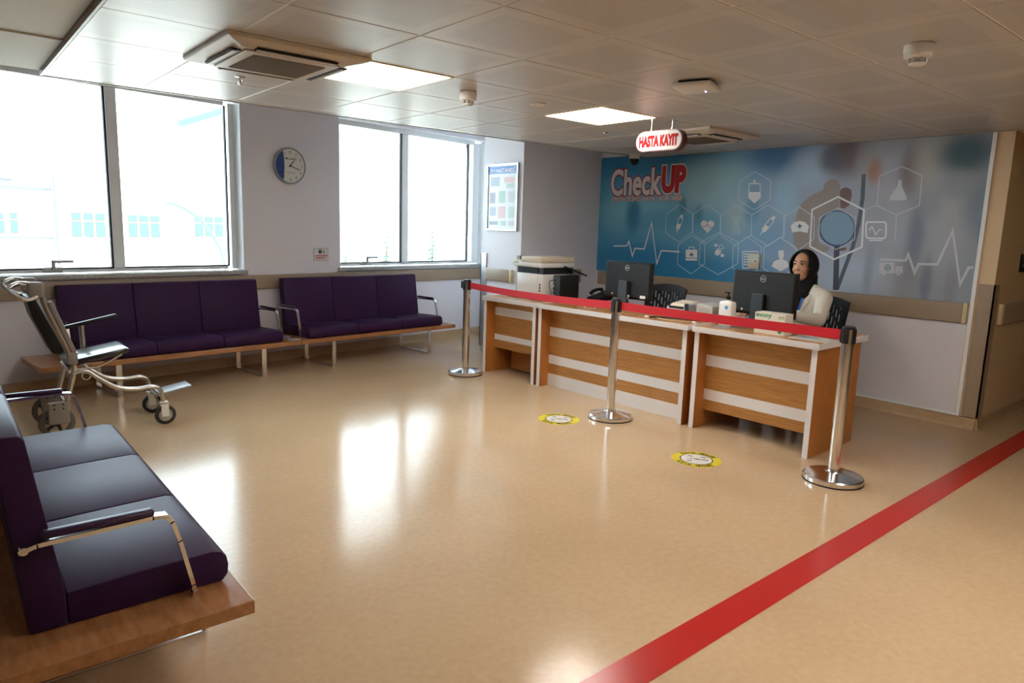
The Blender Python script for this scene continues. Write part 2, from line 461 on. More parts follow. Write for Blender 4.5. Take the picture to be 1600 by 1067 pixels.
light_panel(-1, 2, 'lit square ceiling light panel right beside the air conditioner with a grey grille')
light_panel(2, 2, 'lit square ceiling light panel above the hanging sign')
for i, j in ((-1, -3), (2, -3), (-1, -6)):  # unseen panels, added to give the room more light
    light_panel(i, j, 'lit square ceiling light panel added out of view to brighten the room')


def air_con(i, j, label):
    x, y = ci(i, j)
    r = thing('air_conditioner', (x, y, CZ), 0, label, 'air conditioner', 'ceiling cassette air conditioners')
    body = mat('aircon_plastic', (214, 204, 192), .4)
    H = .34
    b = MB()
    def frust(h0, z0, h1, z1):
        v = [(sx * h0, sy * h0, z0) for sx, sy in ((-1, -1), (1, -1), (1, 1), (-1, 1))] + [(sx * h1, sy * h1, z1) for sx, sy in ((-1, -1), (1, -1), (1, 1), (-1, 1))]
        b._add(v, [(0, 1, 5, 4), (1, 2, 6, 5), (2, 3, 7, 6), (3, 0, 4, 7), (0, 3, 2, 1), (4, 5, 6, 7)])
    frust(.355, -.001, .35, -.02); frust(.35, -.02, .265, -.04)
    b.build('body', body, r, bevel=.004)
    for k in range(4):
        M = Matrix.Rotation(k * PI / 2, 4, 'Z')
        MB().box(-.2, .2, -.29, -.245, -.047, -.0395, M).build('air_outlet', BLACK, r)
        q = MB(); q.box(-.195, .195, -.283, -.262, -.052, -.046, M @ Matrix.Rotation(0, 4, 'X')); q.build('louver', body, r)
    MB().box(-.235, .235, -.235, .235, -.05, -.039).build('grille_frame', body, r, bevel=.004)
    g = MB().box(-.18, .18, -.18, .18, -.053, -.049).build('intake_grille', mat('aircon_grille', (118, 108, 98), .6), r)
    for k in range(24):
        MB().box(-.178, .178, -.178 + k * .0151, -.174 + k * .0151, -.0555, -.053).build('grille_slat', mat('grille_slat', (140, 130, 118), .6), g)


air_con(-2, 2, 'ceiling cassette air conditioner with a grey intake grille between windows and lit panel')
air_con(4, 2, 'ceiling cassette air conditioner partly hidden by the hanging sign')


def smoke(x, y, label, s=1.):
    r = thing('smoke_detector', (x, y, CZ), 0, label, 'smoke detector', 'smoke detectors on the ceiling')
    Fl = Matrix.Scale(-1, 4, (0, 0, 1)) @ Matrix.Scale(s, 4)
    MB().lathe([(.05, 0), (.055, .006), (.055, .03), (.052, .034)], M=Fl).build('base', WPLAS, r, smooth=35)
    MB().lathe([(.05, .034), (.052, .05), (.042, .056), (.0, .056)], M=Fl).build('collar', WPLAS, r, smooth=35)
    for k in range(8):
        a = k * PI / 4
        MB().box(.026, .036, -.006, .006, .056, .074, Fl @ Matrix.Rotation(a, 4, 'Z')).build('vent_rib', LGREY, r)
    MB().lathe([(.03, .072), (.032, .08), (.02, .084), (0, .084)], M=Fl).build('cap', WPLAS, r, smooth=35)


smoke(2.63, 3.64, 'white smoke detector on a tile lit by the windows')
smoke(3.30, 1.31, 'white smoke detector on the dim corner of ceiling near the corridor', 1.05)

r = thing('access_point', (3.32, 2.45, CZ), .35, 'white rounded square wireless access point on the ceiling', 'access point')
MB().rbox(-.11, .11, -.11, .11, -.042, -.012, .014, 4).build('cover', WPLAS, r, smooth=50)
MB().box(-.08, .08, -.08, .08, -.012, 0).build('mount', BLACK, r)
MB().lathe([(.003, -.045), (.003, -.04)], 8, Matrix.Translation((.05, -.04, 0))).build('status_light', emit('led', (150, 170, 255), 6), r)


def sprinkler(x, y, label):
    r = thing('sprinkler_head', (x, y, CZ), 0, label, 'sprinkler', 'fire sprinkler heads')
    MB().lathe([(.026, -.003), (.03, 0)], 18).build('escutcheon', CHROME, r, smooth=40)
    q = MB(); q.cyl((0, 0, 0), (0, 0, -.015), .008); q.tube([(-.006, 0, -.012), (-.014, 0, -.025), (-.004, 0, -.042)], .0025, 6); q.tube([(.006, 0, -.012), (.014, 0, -.025), (.004, 0, -.042)], .0025, 6)
    q.build('yoke', CHROME, r, smooth=40)
    MB().cyl((0, 0, -.014), (0, 0, -.036), .003).build('bulb', RED, r)
    MB().lathe([(.003, -.044), (.016, -.042), (.016, -.04), (.003, -.041)], 12).build('deflector', CHROME, r)


sprinkler(1.47, 4.30, 'chrome sprinkler head with red bulb below the window-lit tiles')
sprinkler(4.45, 4.18, 'chrome sprinkler head between the lit panel and the pier')
r = thing('ceiling_sensor', (3.19, 3.62, CZ), 0, 'flat round white sensor flush on the ceiling tile', 'sensor')
MB().lathe([(.055, 0), (.055, -.006), (.045, -.01), (0, -.011)]).build('disc', WPLAS, r, smooth=35)
MB().lathe([(.006, -.012), (.006, -.008)], 10, Matrix.Translation((-.02, 0, 0))).build('lens', BLACK, r)

r = thing('dome_camera', (5.86, 5.06, CZ), 0, 'small dome security camera on the ceiling above the mural', 'security camera')
MB().lathe([(.055, 0), (.056, -.04), (.05, -.05)]).build('housing', WPLAS, r, smooth=35)
MB().lathe([(.046, -.05), (.046, -.075), (.036, -.1), (.018, -.114), (0, -.118)]).build('dome', mat('smoked_dome', (14, 14, 14), .08), r, smooth=60)

# hanging sign
SGX, SGY, SGA = 4.125, 3.32, math.radians(-88)
r = thing('hanging_sign', (SGX, SGY, 0), SGA, 'white pill-shaped hanging sign with red lettering above the desks', 'sign')
MS = Matrix(((1, 0, 0, 0), (0, 0, -1, 0), (0, 1, 0, 0), (0, 0, 0, 1)))


def pill(wd, ht, d0, d1, cz, n=14):
    a = ht / 2; P = []
    for k in range(n + 1): t = -PI / 2 + PI * k / n; P.append((wd / 2 - a + a * math.cos(t), cz + a * math.sin(t)))
    for k in range(n + 1): t = PI / 2 + PI * k / n; P.append((-wd / 2 + a + a * math.cos(t), cz + a * math.sin(t)))
    return MB().prism(P, d0, d1, MS)


pill(.41, .148, -.03, .03, 2.108).build('casing', mat('sign_edge', (96, 52, 50), .4), r)
pill(.395, .134, .0305, .034, 2.108).build('face', mat('sign_face', (186, 181, 176), .5, spec=.2), r)
text('lettering', 'HASTA KAYIT', .07, mat('sign_red', (150, 8, 16), .6, spec=.1), r, UP(0, -.0355, 2.108), .335, .065)
for x in (-.09, .09):
    q = MB(); q.cyl((x, 0, 2.18), (x, 0, CZ), .0022, n=6); q.build('hanger_wire', STEEL, r)
    for z0, z1 in ((2.18, 2.195), (CZ - .02, CZ)): MB().cyl((x, 0, z0), (x, 0, z1), .007, n=10).build('wire_clamp', CHROME, r)

# ------------------------------------------------------------------ things on the window wall
r = thing('wall_clock', WN * WD + WU * 4.06 + Vector((0, 0, 2.022)), WA, 'round white wall clock with a blue crescent between the two windows', 'clock')
MY = Matrix.Rotation(PI / 2, 4, 'X')
MB().lathe([(.168, 0), (.182, .004), (.183, .03), (.176, .038), (.168, .034), (.168, 0)], 48, MY).build('rim', mat('clock_rim', (150, 158, 162), .3), r, smooth=40)
MB().lathe([(0, .026), (.169, .026), (.169, .028), (0, .028)], 48, MY).build('dial', mat('clock_dial', (226, 224, 216), .5), r)
cres = [(.166 * math.cos(t), .166 * math.sin(t)) for t in [math.radians(118 + k * 6) for k in range(21)]]
cres += [(-.078 + .012 * math.sin(k / 8 * PI), -.14 + k * .035) for k in range(0, 9)]
MB().poly(cres, .0285).build('crescent', mat('clock_blue', (44, 66, 128), .4), r)
BLK = mat('black_print', (26, 26, 30), .5)
for n in range(1, 13):
    t = PI / 2 - n * PI / 6
    if n in (8, 9, 10): continue
    text('numeral', str(n), .03, BLK, r, UP(.135 * math.cos(t), -.0292, .135 * math.sin(t)))
text('dial_text', '7M', .02, BLK, r, UP(-.045, -.0292, .072), .035, .03)
q = MB(); q.box(-.02, .075, -.0292, -.0288, .062, .07); q.box(-.01, .075, -.0292, -.0288, .076, .082); q.build('dial_bar', mat('grey_print', (130, 130, 130), .5), r)
MB().box(-.055, .06, -.0292, -.0288, -.072, -.068).build('dial_rule', mat('grey_print', (130, 130, 130), .5), r)


def hand(name, ang, L, wd):
    M = Matrix.Rotation(-ang, 4, 'Y'); MB().box(-.018, L, -.0325, -.031, -wd / 2, wd / 2, M).build(name, BLK, r)


hand('hour_hand', math.radians(52), .072, .009); hand('minute_hand', math.radians(-18), .12, .008)
MB().lathe([(.009, .03), (.009, .034), (0, .035)], 16, MY).build('hub', BLK, r)

r = thing('notice_plate', WN * WD + WU * 4.43 + Vector((0, 0, 1.11)), WA, 'small white notice plate with toilet pictograms and red lettering on the wall', 'sign')
MB().rbox(-.092, .092, -.006, 0, -.068, .068, .0025, 2).build('plate', mat('plate_white', (226, 224, 222), .4), r)
MB().ribbon([(-.089, -.065), (.089, -.065), (.089, .065), (-.089, .065)], .003, True, .0066).build('border', BLK, r)
for x in (-.02, .0):
    q = MB(); q.poly([(x - .011, .032), (x - .006, .045), (x + .006, .045), (x + .011, .032), (x + .006, .006), (x - .006, .006)], .0068); q.poly([(x + .006 * math.cos(t * PI / 4), .052 + .006 * math.sin(t * PI / 4)) for t in range(8)], .0068); q.build('figure_pictogram', BLK, r)
q = MB(); q.ribbon([(.036 + .014 * math.cos(t * PI / 8), .018 + .014 * math.sin(t * PI / 8)) for t in range(16)], .004, True, .0068); q.ribbon([(.033, .05), (.033, .026), (.046, .026)], .005, False, .0068); q.build('wheelchair_pictogram', BLK, r)
q = MB()
for zz, x0, n in ((-.016, -.072, 11), (-.04, -.066, 9)):
    for k in range(n): q.poly([(x0 + k * .0142, zz - .007), (x0 + k * .0142 + .0105, zz - .007), (x0 + k * .0142 + .0105, zz + .008), (x0 + k * .0142, zz + .008)], .0068)
q.build('red_lettering', RED, r)

# ------------------------------------------------------------------ poster on the pier
r = thing('poster_frame', (PX, 6.205, 0), -PI / 2, 'framed hospital poster with a blue header on the side of the pier', 'poster')
pz0, pz1, pw = 1.425, 2.165, .275
q = MB(); fw_ = .022
q.box(-pw, pw, -.022, 0, pz0, pz0 + fw_); q.box(-pw, pw, -.022, 0, pz1 - fw_, pz1); q.box(-pw, -pw + fw_, -.022, 0, pz0 + fw_, pz1 - fw_); q.box(pw - fw_, pw, -.022, 0, pz0 + fw_, pz1 - fw_)
q.build('frame', mat('poster_alu', (206, 212, 214), .25, .7), r, bevel=.003)
MB().box(-pw + fw_, pw - fw_, -.012, -.002, pz0 + fw_, pz1 - fw_).build('sheet', mat('poster_paper', (226, 232, 238), .35), r)
MB().poly([(-.25, 2.055), (.25, 2.055), (.25, 2.135), (-.25, 2.135)], .0125).build('header', mat('poster_blue', (84, 138, 214), .4), r)
text('header_text', '7M HASTANESİ', .06, WPLAS, r, UP(0, -.0132, 2.097), .44, .012)
prm = [mat('print_pale_%d' % k, c_, .45) for k, c_ in enumerate([(178, 190, 206), (232, 196, 196), (190, 214, 208), (164, 168, 186), (176, 206, 196), (206, 208, 216)])]
for k, (x, z, ww, hh) in enumerate([(-.13, 1.97, .16, .1), (.12, 1.985, .18, .06), (.14, 1.92, .14, .05), (-.17, 1.79, .1, .12), (0, 1.8, .12, .13), (.16, 1.8, .1, .12), (-.16, 1.64, .11, .1), (0, 1.63, .13, .13), (.17, 1.63, .1, .12), (-.14, 1.51, .16, .04), (.03, 1.51, .1, .05), (.17, 1.51, .1, .05)]):
    MB().poly([(x - ww / 2, z - hh / 2), (x + ww / 2, z - hh / 2), (x + ww / 2, z + hh / 2), (x - ww / 2, z + hh / 2)], .0127).build('printed_picture', prm[k % 6], r)

# ------------------------------------------------------------------ black plate in the corridor
r = thing('corridor_plate', (6.85, CY, 1.303), 0, 'small black plate with pale printing on the corridor wall', 'sign')
MB().rbox(-.1, .2, -.012, 0, -.072, .072, .003, 2).build('plate', BLACKM, r)
q = MB(); q.ribbon([(-.09, .028), (.19, .028)], .003, False, .0127); q.ribbon([(-.07, -.02), (.17, -.02)], .02, False, .0127); q.build('printing', mat('grey_print', (130, 130, 130), .5), r)

# ------------------------------------------------------------------ printed mural
MO = 3.87
mural = thing('wall_mural_print', (MX, MO, 0), -PI / 2, 'large blue medical wall mural reading CheckUP behind the desks', 'mural')


def mp(x, y):
    P = hit(x, y, (MX, 0, 0), (1, 0, 0)); return (MO - P.y, P.z)


def mpl(pts): return [mp(*p) for p in pts]


def mural_mat():
    LG = lambda c: lin(tuple(255 * (min(255, max(0, sum(c) / 3 + (v - sum(c) / 3) * 1.22)) / 255) ** .72 for v in c))
    M = bpy.data.materials.new('mural_print'); M.use_nodes = True; nt = M.node_tree; N, L = nt.nodes.new, nt.links.new
    b = nt.nodes['Principled BSDF']; b.inputs['Roughness'].default_value = .42
    tc = N('ShaderNodeTexCoord'); sp = N('ShaderNodeSeparateXYZ'); L(tc.outputs['Object'], sp.inputs[0])
    mr = N('ShaderNodeMapRange'); mr.inputs[1].default_value = -2; mr.inputs[2].default_value = 2; L(sp.outputs[0], mr.inputs[0])
    rp = N('ShaderNodeValToRGB'); el = rp.color_ramp.elements
    st = [(0, (70, 140, 178)), (.35, (92, 156, 192)), (.5, (116, 160, 196)), (.62, (142, 156, 184)), (.8, (148, 154, 168)), (1, (128, 136, 146))]
    el[0].position, el[0].color = st[0][0], (*LG(st[0][1]), 1); el[1].position, el[1].color = 1, (*LG(st[-1][1]), 1)
    for p_, c_ in st[1:-1]: q_ = el.new(p_); q_.color = (*LG(c_), 1)
    L(mr.outputs[0], rp.inputs[0]); cur = rp.outputs[0]
    blobs = [(1010, 250, 150, 42, (30, 92, 146), .85), (1220, 238, 80, 45, (28, 78, 134), .85), (1010, 415, 160, 55, (30, 98, 150), .95), (1130, 432, 130, 45, (34, 106, 156), .85),
             (1110, 290, 75, 55, (150, 196, 214), .9), (1150, 335, 30, 42, (156, 186, 198), .8), (962, 330, 34, 40, (118, 180, 206), .7), (1000, 322, 70, 26, (116, 186, 210), .7),
             (990, 335, 15, 40, (26, 82, 132), .8), (1067, 322, 8, 20, (40, 90, 126), .7), (1092, 335, 9, 18, (44, 96, 134), .7), (1175, 330, 16, 26, (50, 112, 156), .6), (1050, 345, 90, 22, (60, 134, 172), .5),
             (1268, 262, 46, 50, (160, 188, 218), .85), (1228, 305, 28, 50, (146, 190, 222), .8), (1200, 372, 50, 40, (100, 150, 196), .6),
             (1322, 243, 52, 44, (84, 70, 74), .95), (1352, 250, 22, 40, (150, 150, 152), .6), (1368, 268, 16, 26, (142, 88, 46), .8), (1300, 250, 24, 24, (70, 74, 96), .7),
             (1400, 275, 40, 50, (164, 162, 182), .5), (1424, 268, 26, 50, (92, 82, 80), .85), (1452, 250, 34, 70, (160, 160, 158), .8), (1480, 350, 46, 110, (158, 162, 170), .8),
             (1512, 240, 62, 40, (44, 66, 78), .95), (1535, 320, 40, 60, (88, 104, 118), .7), (1548, 365, 24, 40, (54, 78, 98), .8), (1500, 290, 40, 30, (112, 124, 134), .6),
             (1430, 372, 20, 70, (92, 100, 118), .75), (1447, 440, 12, 50, (86, 94, 114), .7), (1400, 360, 26, 60, (160, 168, 180), .5), (1325, 440, 70, 60, (176, 190, 212), .8), (1375, 440, 34, 50, (166, 176, 192), .7),
             (1357, 420, 10, 50, (112, 124, 142), .6), (1485, 450, 14, 50, (112, 114, 126), .6), (1455, 320, 24, 30, (126, 134, 146), .6)]
    for x, y, rx, ry, c_, s_ in blobs:
        cx, cz = mp(x, y); ax = abs(mp(x + rx, y)[0] - cx); az = abs(mp(x, y - ry)[1] - cz)
        v1 = N('ShaderNodeVectorMath'); v1.operation = 'SUBTRACT'; v1.inputs[1].default_value = (cx, 0, cz); L(tc.outputs['Object'], v1.inputs[0])
        v2 = N('ShaderNodeVectorMath'); v2.operation = 'MULTIPLY'; v2.inputs[1].default_value = (1 / ax, 0, 1 / az); L(v1.outputs[0], v2.inputs[0])
        v3 = N('ShaderNodeVectorMath'); v3.operation = 'LENGTH'; L(v2.outputs[0], v3.inputs[0])
        g = N('ShaderNodeMapRange'); g.interpolation_type = 'SMOOTHSTEP'; g.inputs[1].default_value = 1.15; g.inputs[2].default_value = .25; g.inputs[3].default_value = 0; g.inputs[4].default_value = s_
        L(v3.outputs['Value'], g.inputs[0])
        mx = N('ShaderNodeMix'); mx.data_type = 'RGBA'; L(g.outputs[0], mx.inputs[0]); L(cur, mx.inputs[6]); mx.inputs[7].default_value = (*LG(c_), 1); cur = mx.outputs[2]
    L(cur, b.inputs['Base Color'])
    return M


MB().box(MO - 5.86, MO - 1.864, -.004, 0, .986, 2.31).build('print_sheet', mural_mat(), mural)
INK = mat('mural_white', (240, 242, 246), .45); INK2 = mat('mural_pale_blue', (196, 222, 238), .45); INK3 = mat('mural_pale_grey', (210, 215, 224), .45)
LF = .0046


def pp(name, pts, mt, lift=LF): return MB().poly(mpl(pts), lift).build(name, mt, mural)
LK = [0]


def ln(name, pts, wd, mt, closed=False, lift=None):
    LK[0] += 1; lift = lift or LF - .00045 + LK[0] * .00003
    return MB().ribbon(mpl(pts), wd, closed, lift).build(name, mt, mural)
def circ(x, y, r, n=28): return [(x + r * math.cos(2 * PI * k / n), y + r * math.sin(2 * PI * k / n)) for k in range(n)]


def zz(pts, ox=1240, oy=230, s=4.64): return [(ox + a / s, oy + c_ / s) for a, c_ in pts]


HANDM = mat('mural_hand', (160, 148, 144), .45)
pp('printed_hand', zz([(0, 700), (5, 600), (20, 500), (60, 405), (130, 350), (215, 310), (228, 262), (268, 228), (318, 236), (340, 280), (338, 360), (330, 440), (200, 500), (170, 600), (190, 700), (270, 725), (255, 750), (190, 768), (100, 745), (30, 745)]), HANDM, .0043)
pp('printed_finger', zz([(338, 320), (350, 300), (385, 290), (420, 310), (424, 350), (405, 420), (370, 445), (340, 440)]), mat('mural_finger', (122, 92, 86), .45), .0044)
pp('printed_thumb', zz([(330, 735), (380, 725), (388, 740), (360, 752), (335, 750)]), mat('mural_finger', (122, 92, 86), .45), .0044)
TUBE = mat('mural_tube', (84, 96, 114), .45)
ln('printed_tube', [(1350, 272), (1348, 310), (1342, 350), (1333, 385), (1318, 425), (1308, 452)], .035, TUBE, lift=.0043)
ln('printed_stem', [(1308, 384), (1306, 453)], .05, mat('mural_stem', (70, 72, 92), .45), lift=.0045)
pp('stethoscope_rim', circ(1308, 357, 28.5), mat('mural_rim', (54, 76, 122), .45), .0046)
pp('stethoscope_disc', circ(1308.5, 356.5, 26.3), mat('mural_disc', (134, 170, 198), .45), .005)


def hexa(cx, cy, hw, hh, wd=.007, mt=INK2): ln('hexagon_outline', [(cx, cy - hh), (cx + hw, cy - hh * .52), (cx + hw - 1, cy + hh * .48), (cx - 1, cy + hh), (cx - hw - 1, cy + hh * .5), (cx - hw, cy - hh * .5)], wd, mt, True)


for cx, cy, hw, hh in ((1180, 298, 24.5, 30), (1062, 349, 20.5, 29), (1105, 350, 21.5, 30), (1151, 352, 24, 31), (1201, 352, 26, 32), (1081, 398, 21, 30), (1124, 396, 30, 33), (1168, 402, 22, 32), (1219, 403, 25, 32), (1249, 357, 24, 34)): hexa(cx, cy, hw, hh)
ln('hexagon_outline', [(1310, 307.5), (1350.5, 328), (1347, 386), (1304, 405), (1266, 385), (1269.5, 327.5)], .016, INK, True, .0052)
ln('hexagon_outline', [(1309, 325), (1337, 340), (1336, 374), (1307, 390), (1280, 374), (1281, 340)], .006, INK3, True, .0051)
ln('hexagon_outline', [(1409, 260), (1441, 274), (1437, 321), (1401, 336), (1370.5, 321), (1375, 275)], .007, INK3, True)
ln('hexagon_outline', [(1350, 328), (1370, 321), (1401, 336), (1399, 376)], .006, INK3)
ln('heartbeat_line', [(959, 384.4), (980, 384), (983, 377), (988.4, 400), (992.4, 388), (1007, 389), (1018.6, 348), (1026.6, 412), (1033.6, 391.6), (1062, 393.4)], .015, INK)
ln('heartbeat_line', [(1376, 405.5), (1415.5, 407), (1419.5, 397.5), (1429.5, 426), (1436, 412.5), (1465, 413), (1489, 361), (1500.5, 444), (1514, 418), (1521, 418)], .02, INK3)


def icon(name, polys=(), lines=(), mt=INK):
    q = MB()
    for p in polys: q.poly(mpl(p), LF + .0006)
    for p, wd, cl in lines: q.ribbon(mpl(p), wd, cl, LF + .0006 + .00005 * (1 + lines.index((p, wd, cl))))
    return q.build(name, mt, mural)


def rc(x0, y0, x1, y1): return [(x0, y0), (x1, y0), (x1, y1), (x0, y1)]


DK = mat('mural_icon_dark', (70, 120, 156), .45)
icon('drip_bag_icon', [[(1170, 300), (1189, 300), (1189, 309), (1179, 318), (1170, 309)], rc(1178, 281, 1181, 287)], [([(1171, 287), (1188, 287), (1188.5, 308), (1179, 316), (1170.5, 308)], .011, True)])


def rot(pts, cx, cy, a):
    c_, s_ = math.cos(a), math.sin(a); return [(cx + x * c_ - y * s_, cy + x * s_ + y * c_) for x, y in pts]


for cx, cy, a, k in ((1062, 349, math.radians(18), 1.), (1200, 352, math.radians(38), 1.25)):
    sc = lambda P: rot([(x * k, y * k) for x, y in P], cx, cy, a)
    icon('syringe_icon', [sc([(-3, 1), (3, 1), (3, 8), (1, 10), (.4, 15), (-.4, 15), (-1, 10), (-3, 8)]), sc([(-2, -14), (2, -14), (2, -9), (-2, -9)])], [(sc([(-3, -9), (3, -9), (3, 3), (-3, 3)]), .007, True)])
hp = [(1106 + 10.5 * math.sin(t) ** 3, 352 - .72 * (13 * math.cos(t) - 5 * math.cos(2 * t) - 2 * math.cos(3 * t) - math.cos(4 * t)) + 1) for t in [2 * PI * k / 36 for k in range(36)]]
icon('heart_icon', [hp])
MB().ribbon(mpl([(1097, 354), (1103, 354), (1106, 350), (1110, 357), (1113, 354), (1116, 354)]), .005, False, LF + .0012).build('heart_trace', DK, mural)
icon('dna_icon', (), [([(1146, 338), (1147, 344), (1151, 350), (1155, 356), (1156, 366)], .006, False), ([(1156, 338), (1155, 344), (1151, 350), (1146.5, 356), (1145, 366)], .006, False)] + [([(1147, y), (1155, y)], .005, False) for y in (340, 343, 346, 356, 359, 362, 365)], INK2)
icon('first_aid_icon', [rc(1072, 390, 1090, 407)], [([(1077, 390), (1077, 386), (1085, 386), (1085, 390)], .008, False)])
MB().ribbon(mpl([(1072, 403), (1090, 403.5)]), .006, False, LF + .0012).build('first_aid_band', DK, mural)
q = MB(); q.poly(mpl(rc(1080, 395, 1082, 401)), LF + .0012); q.poly(mpl(rc(1078, 397, 1084, 399)), LF + .0012); q.build('first_aid_cross', DK, mural)
cpill = rot([(4 * math.cos(t), 0 + 4 * math.sin(t) + 5) for t in [PI * k / 8 for k in range(9)]] + [(-4, 0), (4, 0)], 1124, 391, math.radians(32))
icon('pill_icon', [cpill, circ(1119, 383, 2.4, 12), circ(1129, 399, 3, 12)], [(rot([(4 * math.cos(t), -5 + 4 * math.sin(t)) for t in [PI + PI * k / 8 for k in range(9)]] + [(-4, 0), (4, 0)], 1124, 391, math.radians(32)), .006, True)])
icon('calendar_icon', [rc(1163 + 4 * (k % 2), 396 + 4 * (k // 2), 1166 + 4 * (k % 2), 398.5 + 4 * (k // 2)) for k in range(10)], [(rc(1161, 393, 1184, 419), .009, True)])
icon('doctor_icon', [[(1217, 391), (1225, 391), (1225.5, 400), (1223, 405), (1230, 408), (1234, 416), (1220, 424), (1206, 416), (1210, 408), (1219, 405), (1216.5, 400)]], mt=INK)
icon('nurse_cap_icon', [[(1236, 353), (1242, 347), (1250, 345), (1258, 347), (1264.5, 353), (1262, 364), (1250, 361.5), (1238, 363)]], mt=INK)
q = MB(); q.poly(mpl(rc(1249, 350, 1251, 357)), LF + .0014); q.poly(mpl(rc(1246.5, 352.5, 1253.5, 354.5)), LF + .0014); q.build('nurse_cap_cross', DK, mural)
icon('monitor_icon', [rc(1358, 374.5, 1379, 376.5)], [([(1355, 347), (1383, 347), (1385, 350), (1384.5, 369), (1382, 372.5), (1356, 372), (1353.5, 369), (1353.5, 350)], .013, True), ([(1358, 360), (1363, 354), (1368.5, 367), (1374, 359), (1378, 359)], .008, False)])
icon('flask_icon', [[(1404, 281), (1409, 281), (1409.5, 291), (1417, 308), (1416, 313), (1391, 313), (1390, 309), (1402.5, 291)]], mt=INK3)
icon('ambulance_icon', [rc(1374, 410, 1398, 427), rc(1399, 416, 1411, 427)], mt=INK3)
for x in (1381, 1404): MB().poly(mpl(circ(x, 427.5, 3, 14)), LF + .0012).build('ambulance_wheel', INK3, mural)
icon('ambulance_ring', (), [(circ(1387, 418, 4.5, 16), .006, True)], DK)
icon('ambulance_cross', (), [([(1384, 418), (1390, 418)], .007, False), ([(1387, 415), (1387, 416.8)], .007, False), ([(1387, 419.2), (1387, 421)], .007, False)], DK)
(ax, az), (bx, bz) = mp(955, 305), mp(1034, 262)
WINK = mat('mural_letter_white', (232, 228, 228), .45); RINK = mat('mural_letter_red', (190, 30, 38), .45); OUT = mat('mural_letter_outline', (150, 40, 70), .45)
cx, cz, hh, ww = (ax + bx) / 2, (az + bz) / 2, abs(bz - az), abs(bx - ax)
text('lettering', 'Check', hh, OUT, mural, UP(cx, -.0054, cz), ww, .065); text('lettering', 'Check', hh, WINK, mural, UP(cx, -.0060, cz), ww, .03)
(ax, az), (bx, bz) = mp(1035, 300), mp(1072, 261)
cx2, cz2, hh2, ww2 = (ax + bx) / 2, (az + bz) / 2 + .005, abs(bz - az), abs(bx - ax)
text('lettering', 'UP', hh2, WINK, mural, UP(cx2, -.0062, cz2), ww2, .1); text('lettering', 'UP', hh2, RINK, mural, UP(cx2, -.0068, cz2), ww2, .06)
(ax, az), (bx, bz) = mp(957, 314.5), mp(1067, 304.5)
text('lettering', 'ERKEN TEŞHİS HAYAT KURTARIR', .085, RINK, mural, UP((ax + bx) / 2, -.0054, (az + bz) / 2), abs(bx - ax), .055)
text('lettering', 'ERKEN TEŞHİS HAYAT KURTARIR', .085, WINK, mural, UP((ax + bx) / 2, -.0060, (az + bz) / 2), abs(bx - ax), .012)

# thermostat on the mural
P = hit(1180, 408, (MX, 0, 0), (1, 0, 0))
r = thing('wall_thermostat', (MX - .004, P.y, P.z), -PI / 2, 'small white wall thermostat with a bright display fixed on the mural', 'thermostat')
MB().rbox(-.06, .06, -.03, 0, -.075, .075, .006, 2).build('case', BEIGE, r, smooth=40)
MB().poly([(-.052, -.01), (.05, -.01), (.05, .065), (-.052, .065)], .0305).build('display', mat('thermostat_screen', (226, 234, 226), .15), r)
MB().poly([(.01, -.004), (.036, -.004), (.036, .004), (.01, .004)], .031).build('digits', BLK, r)

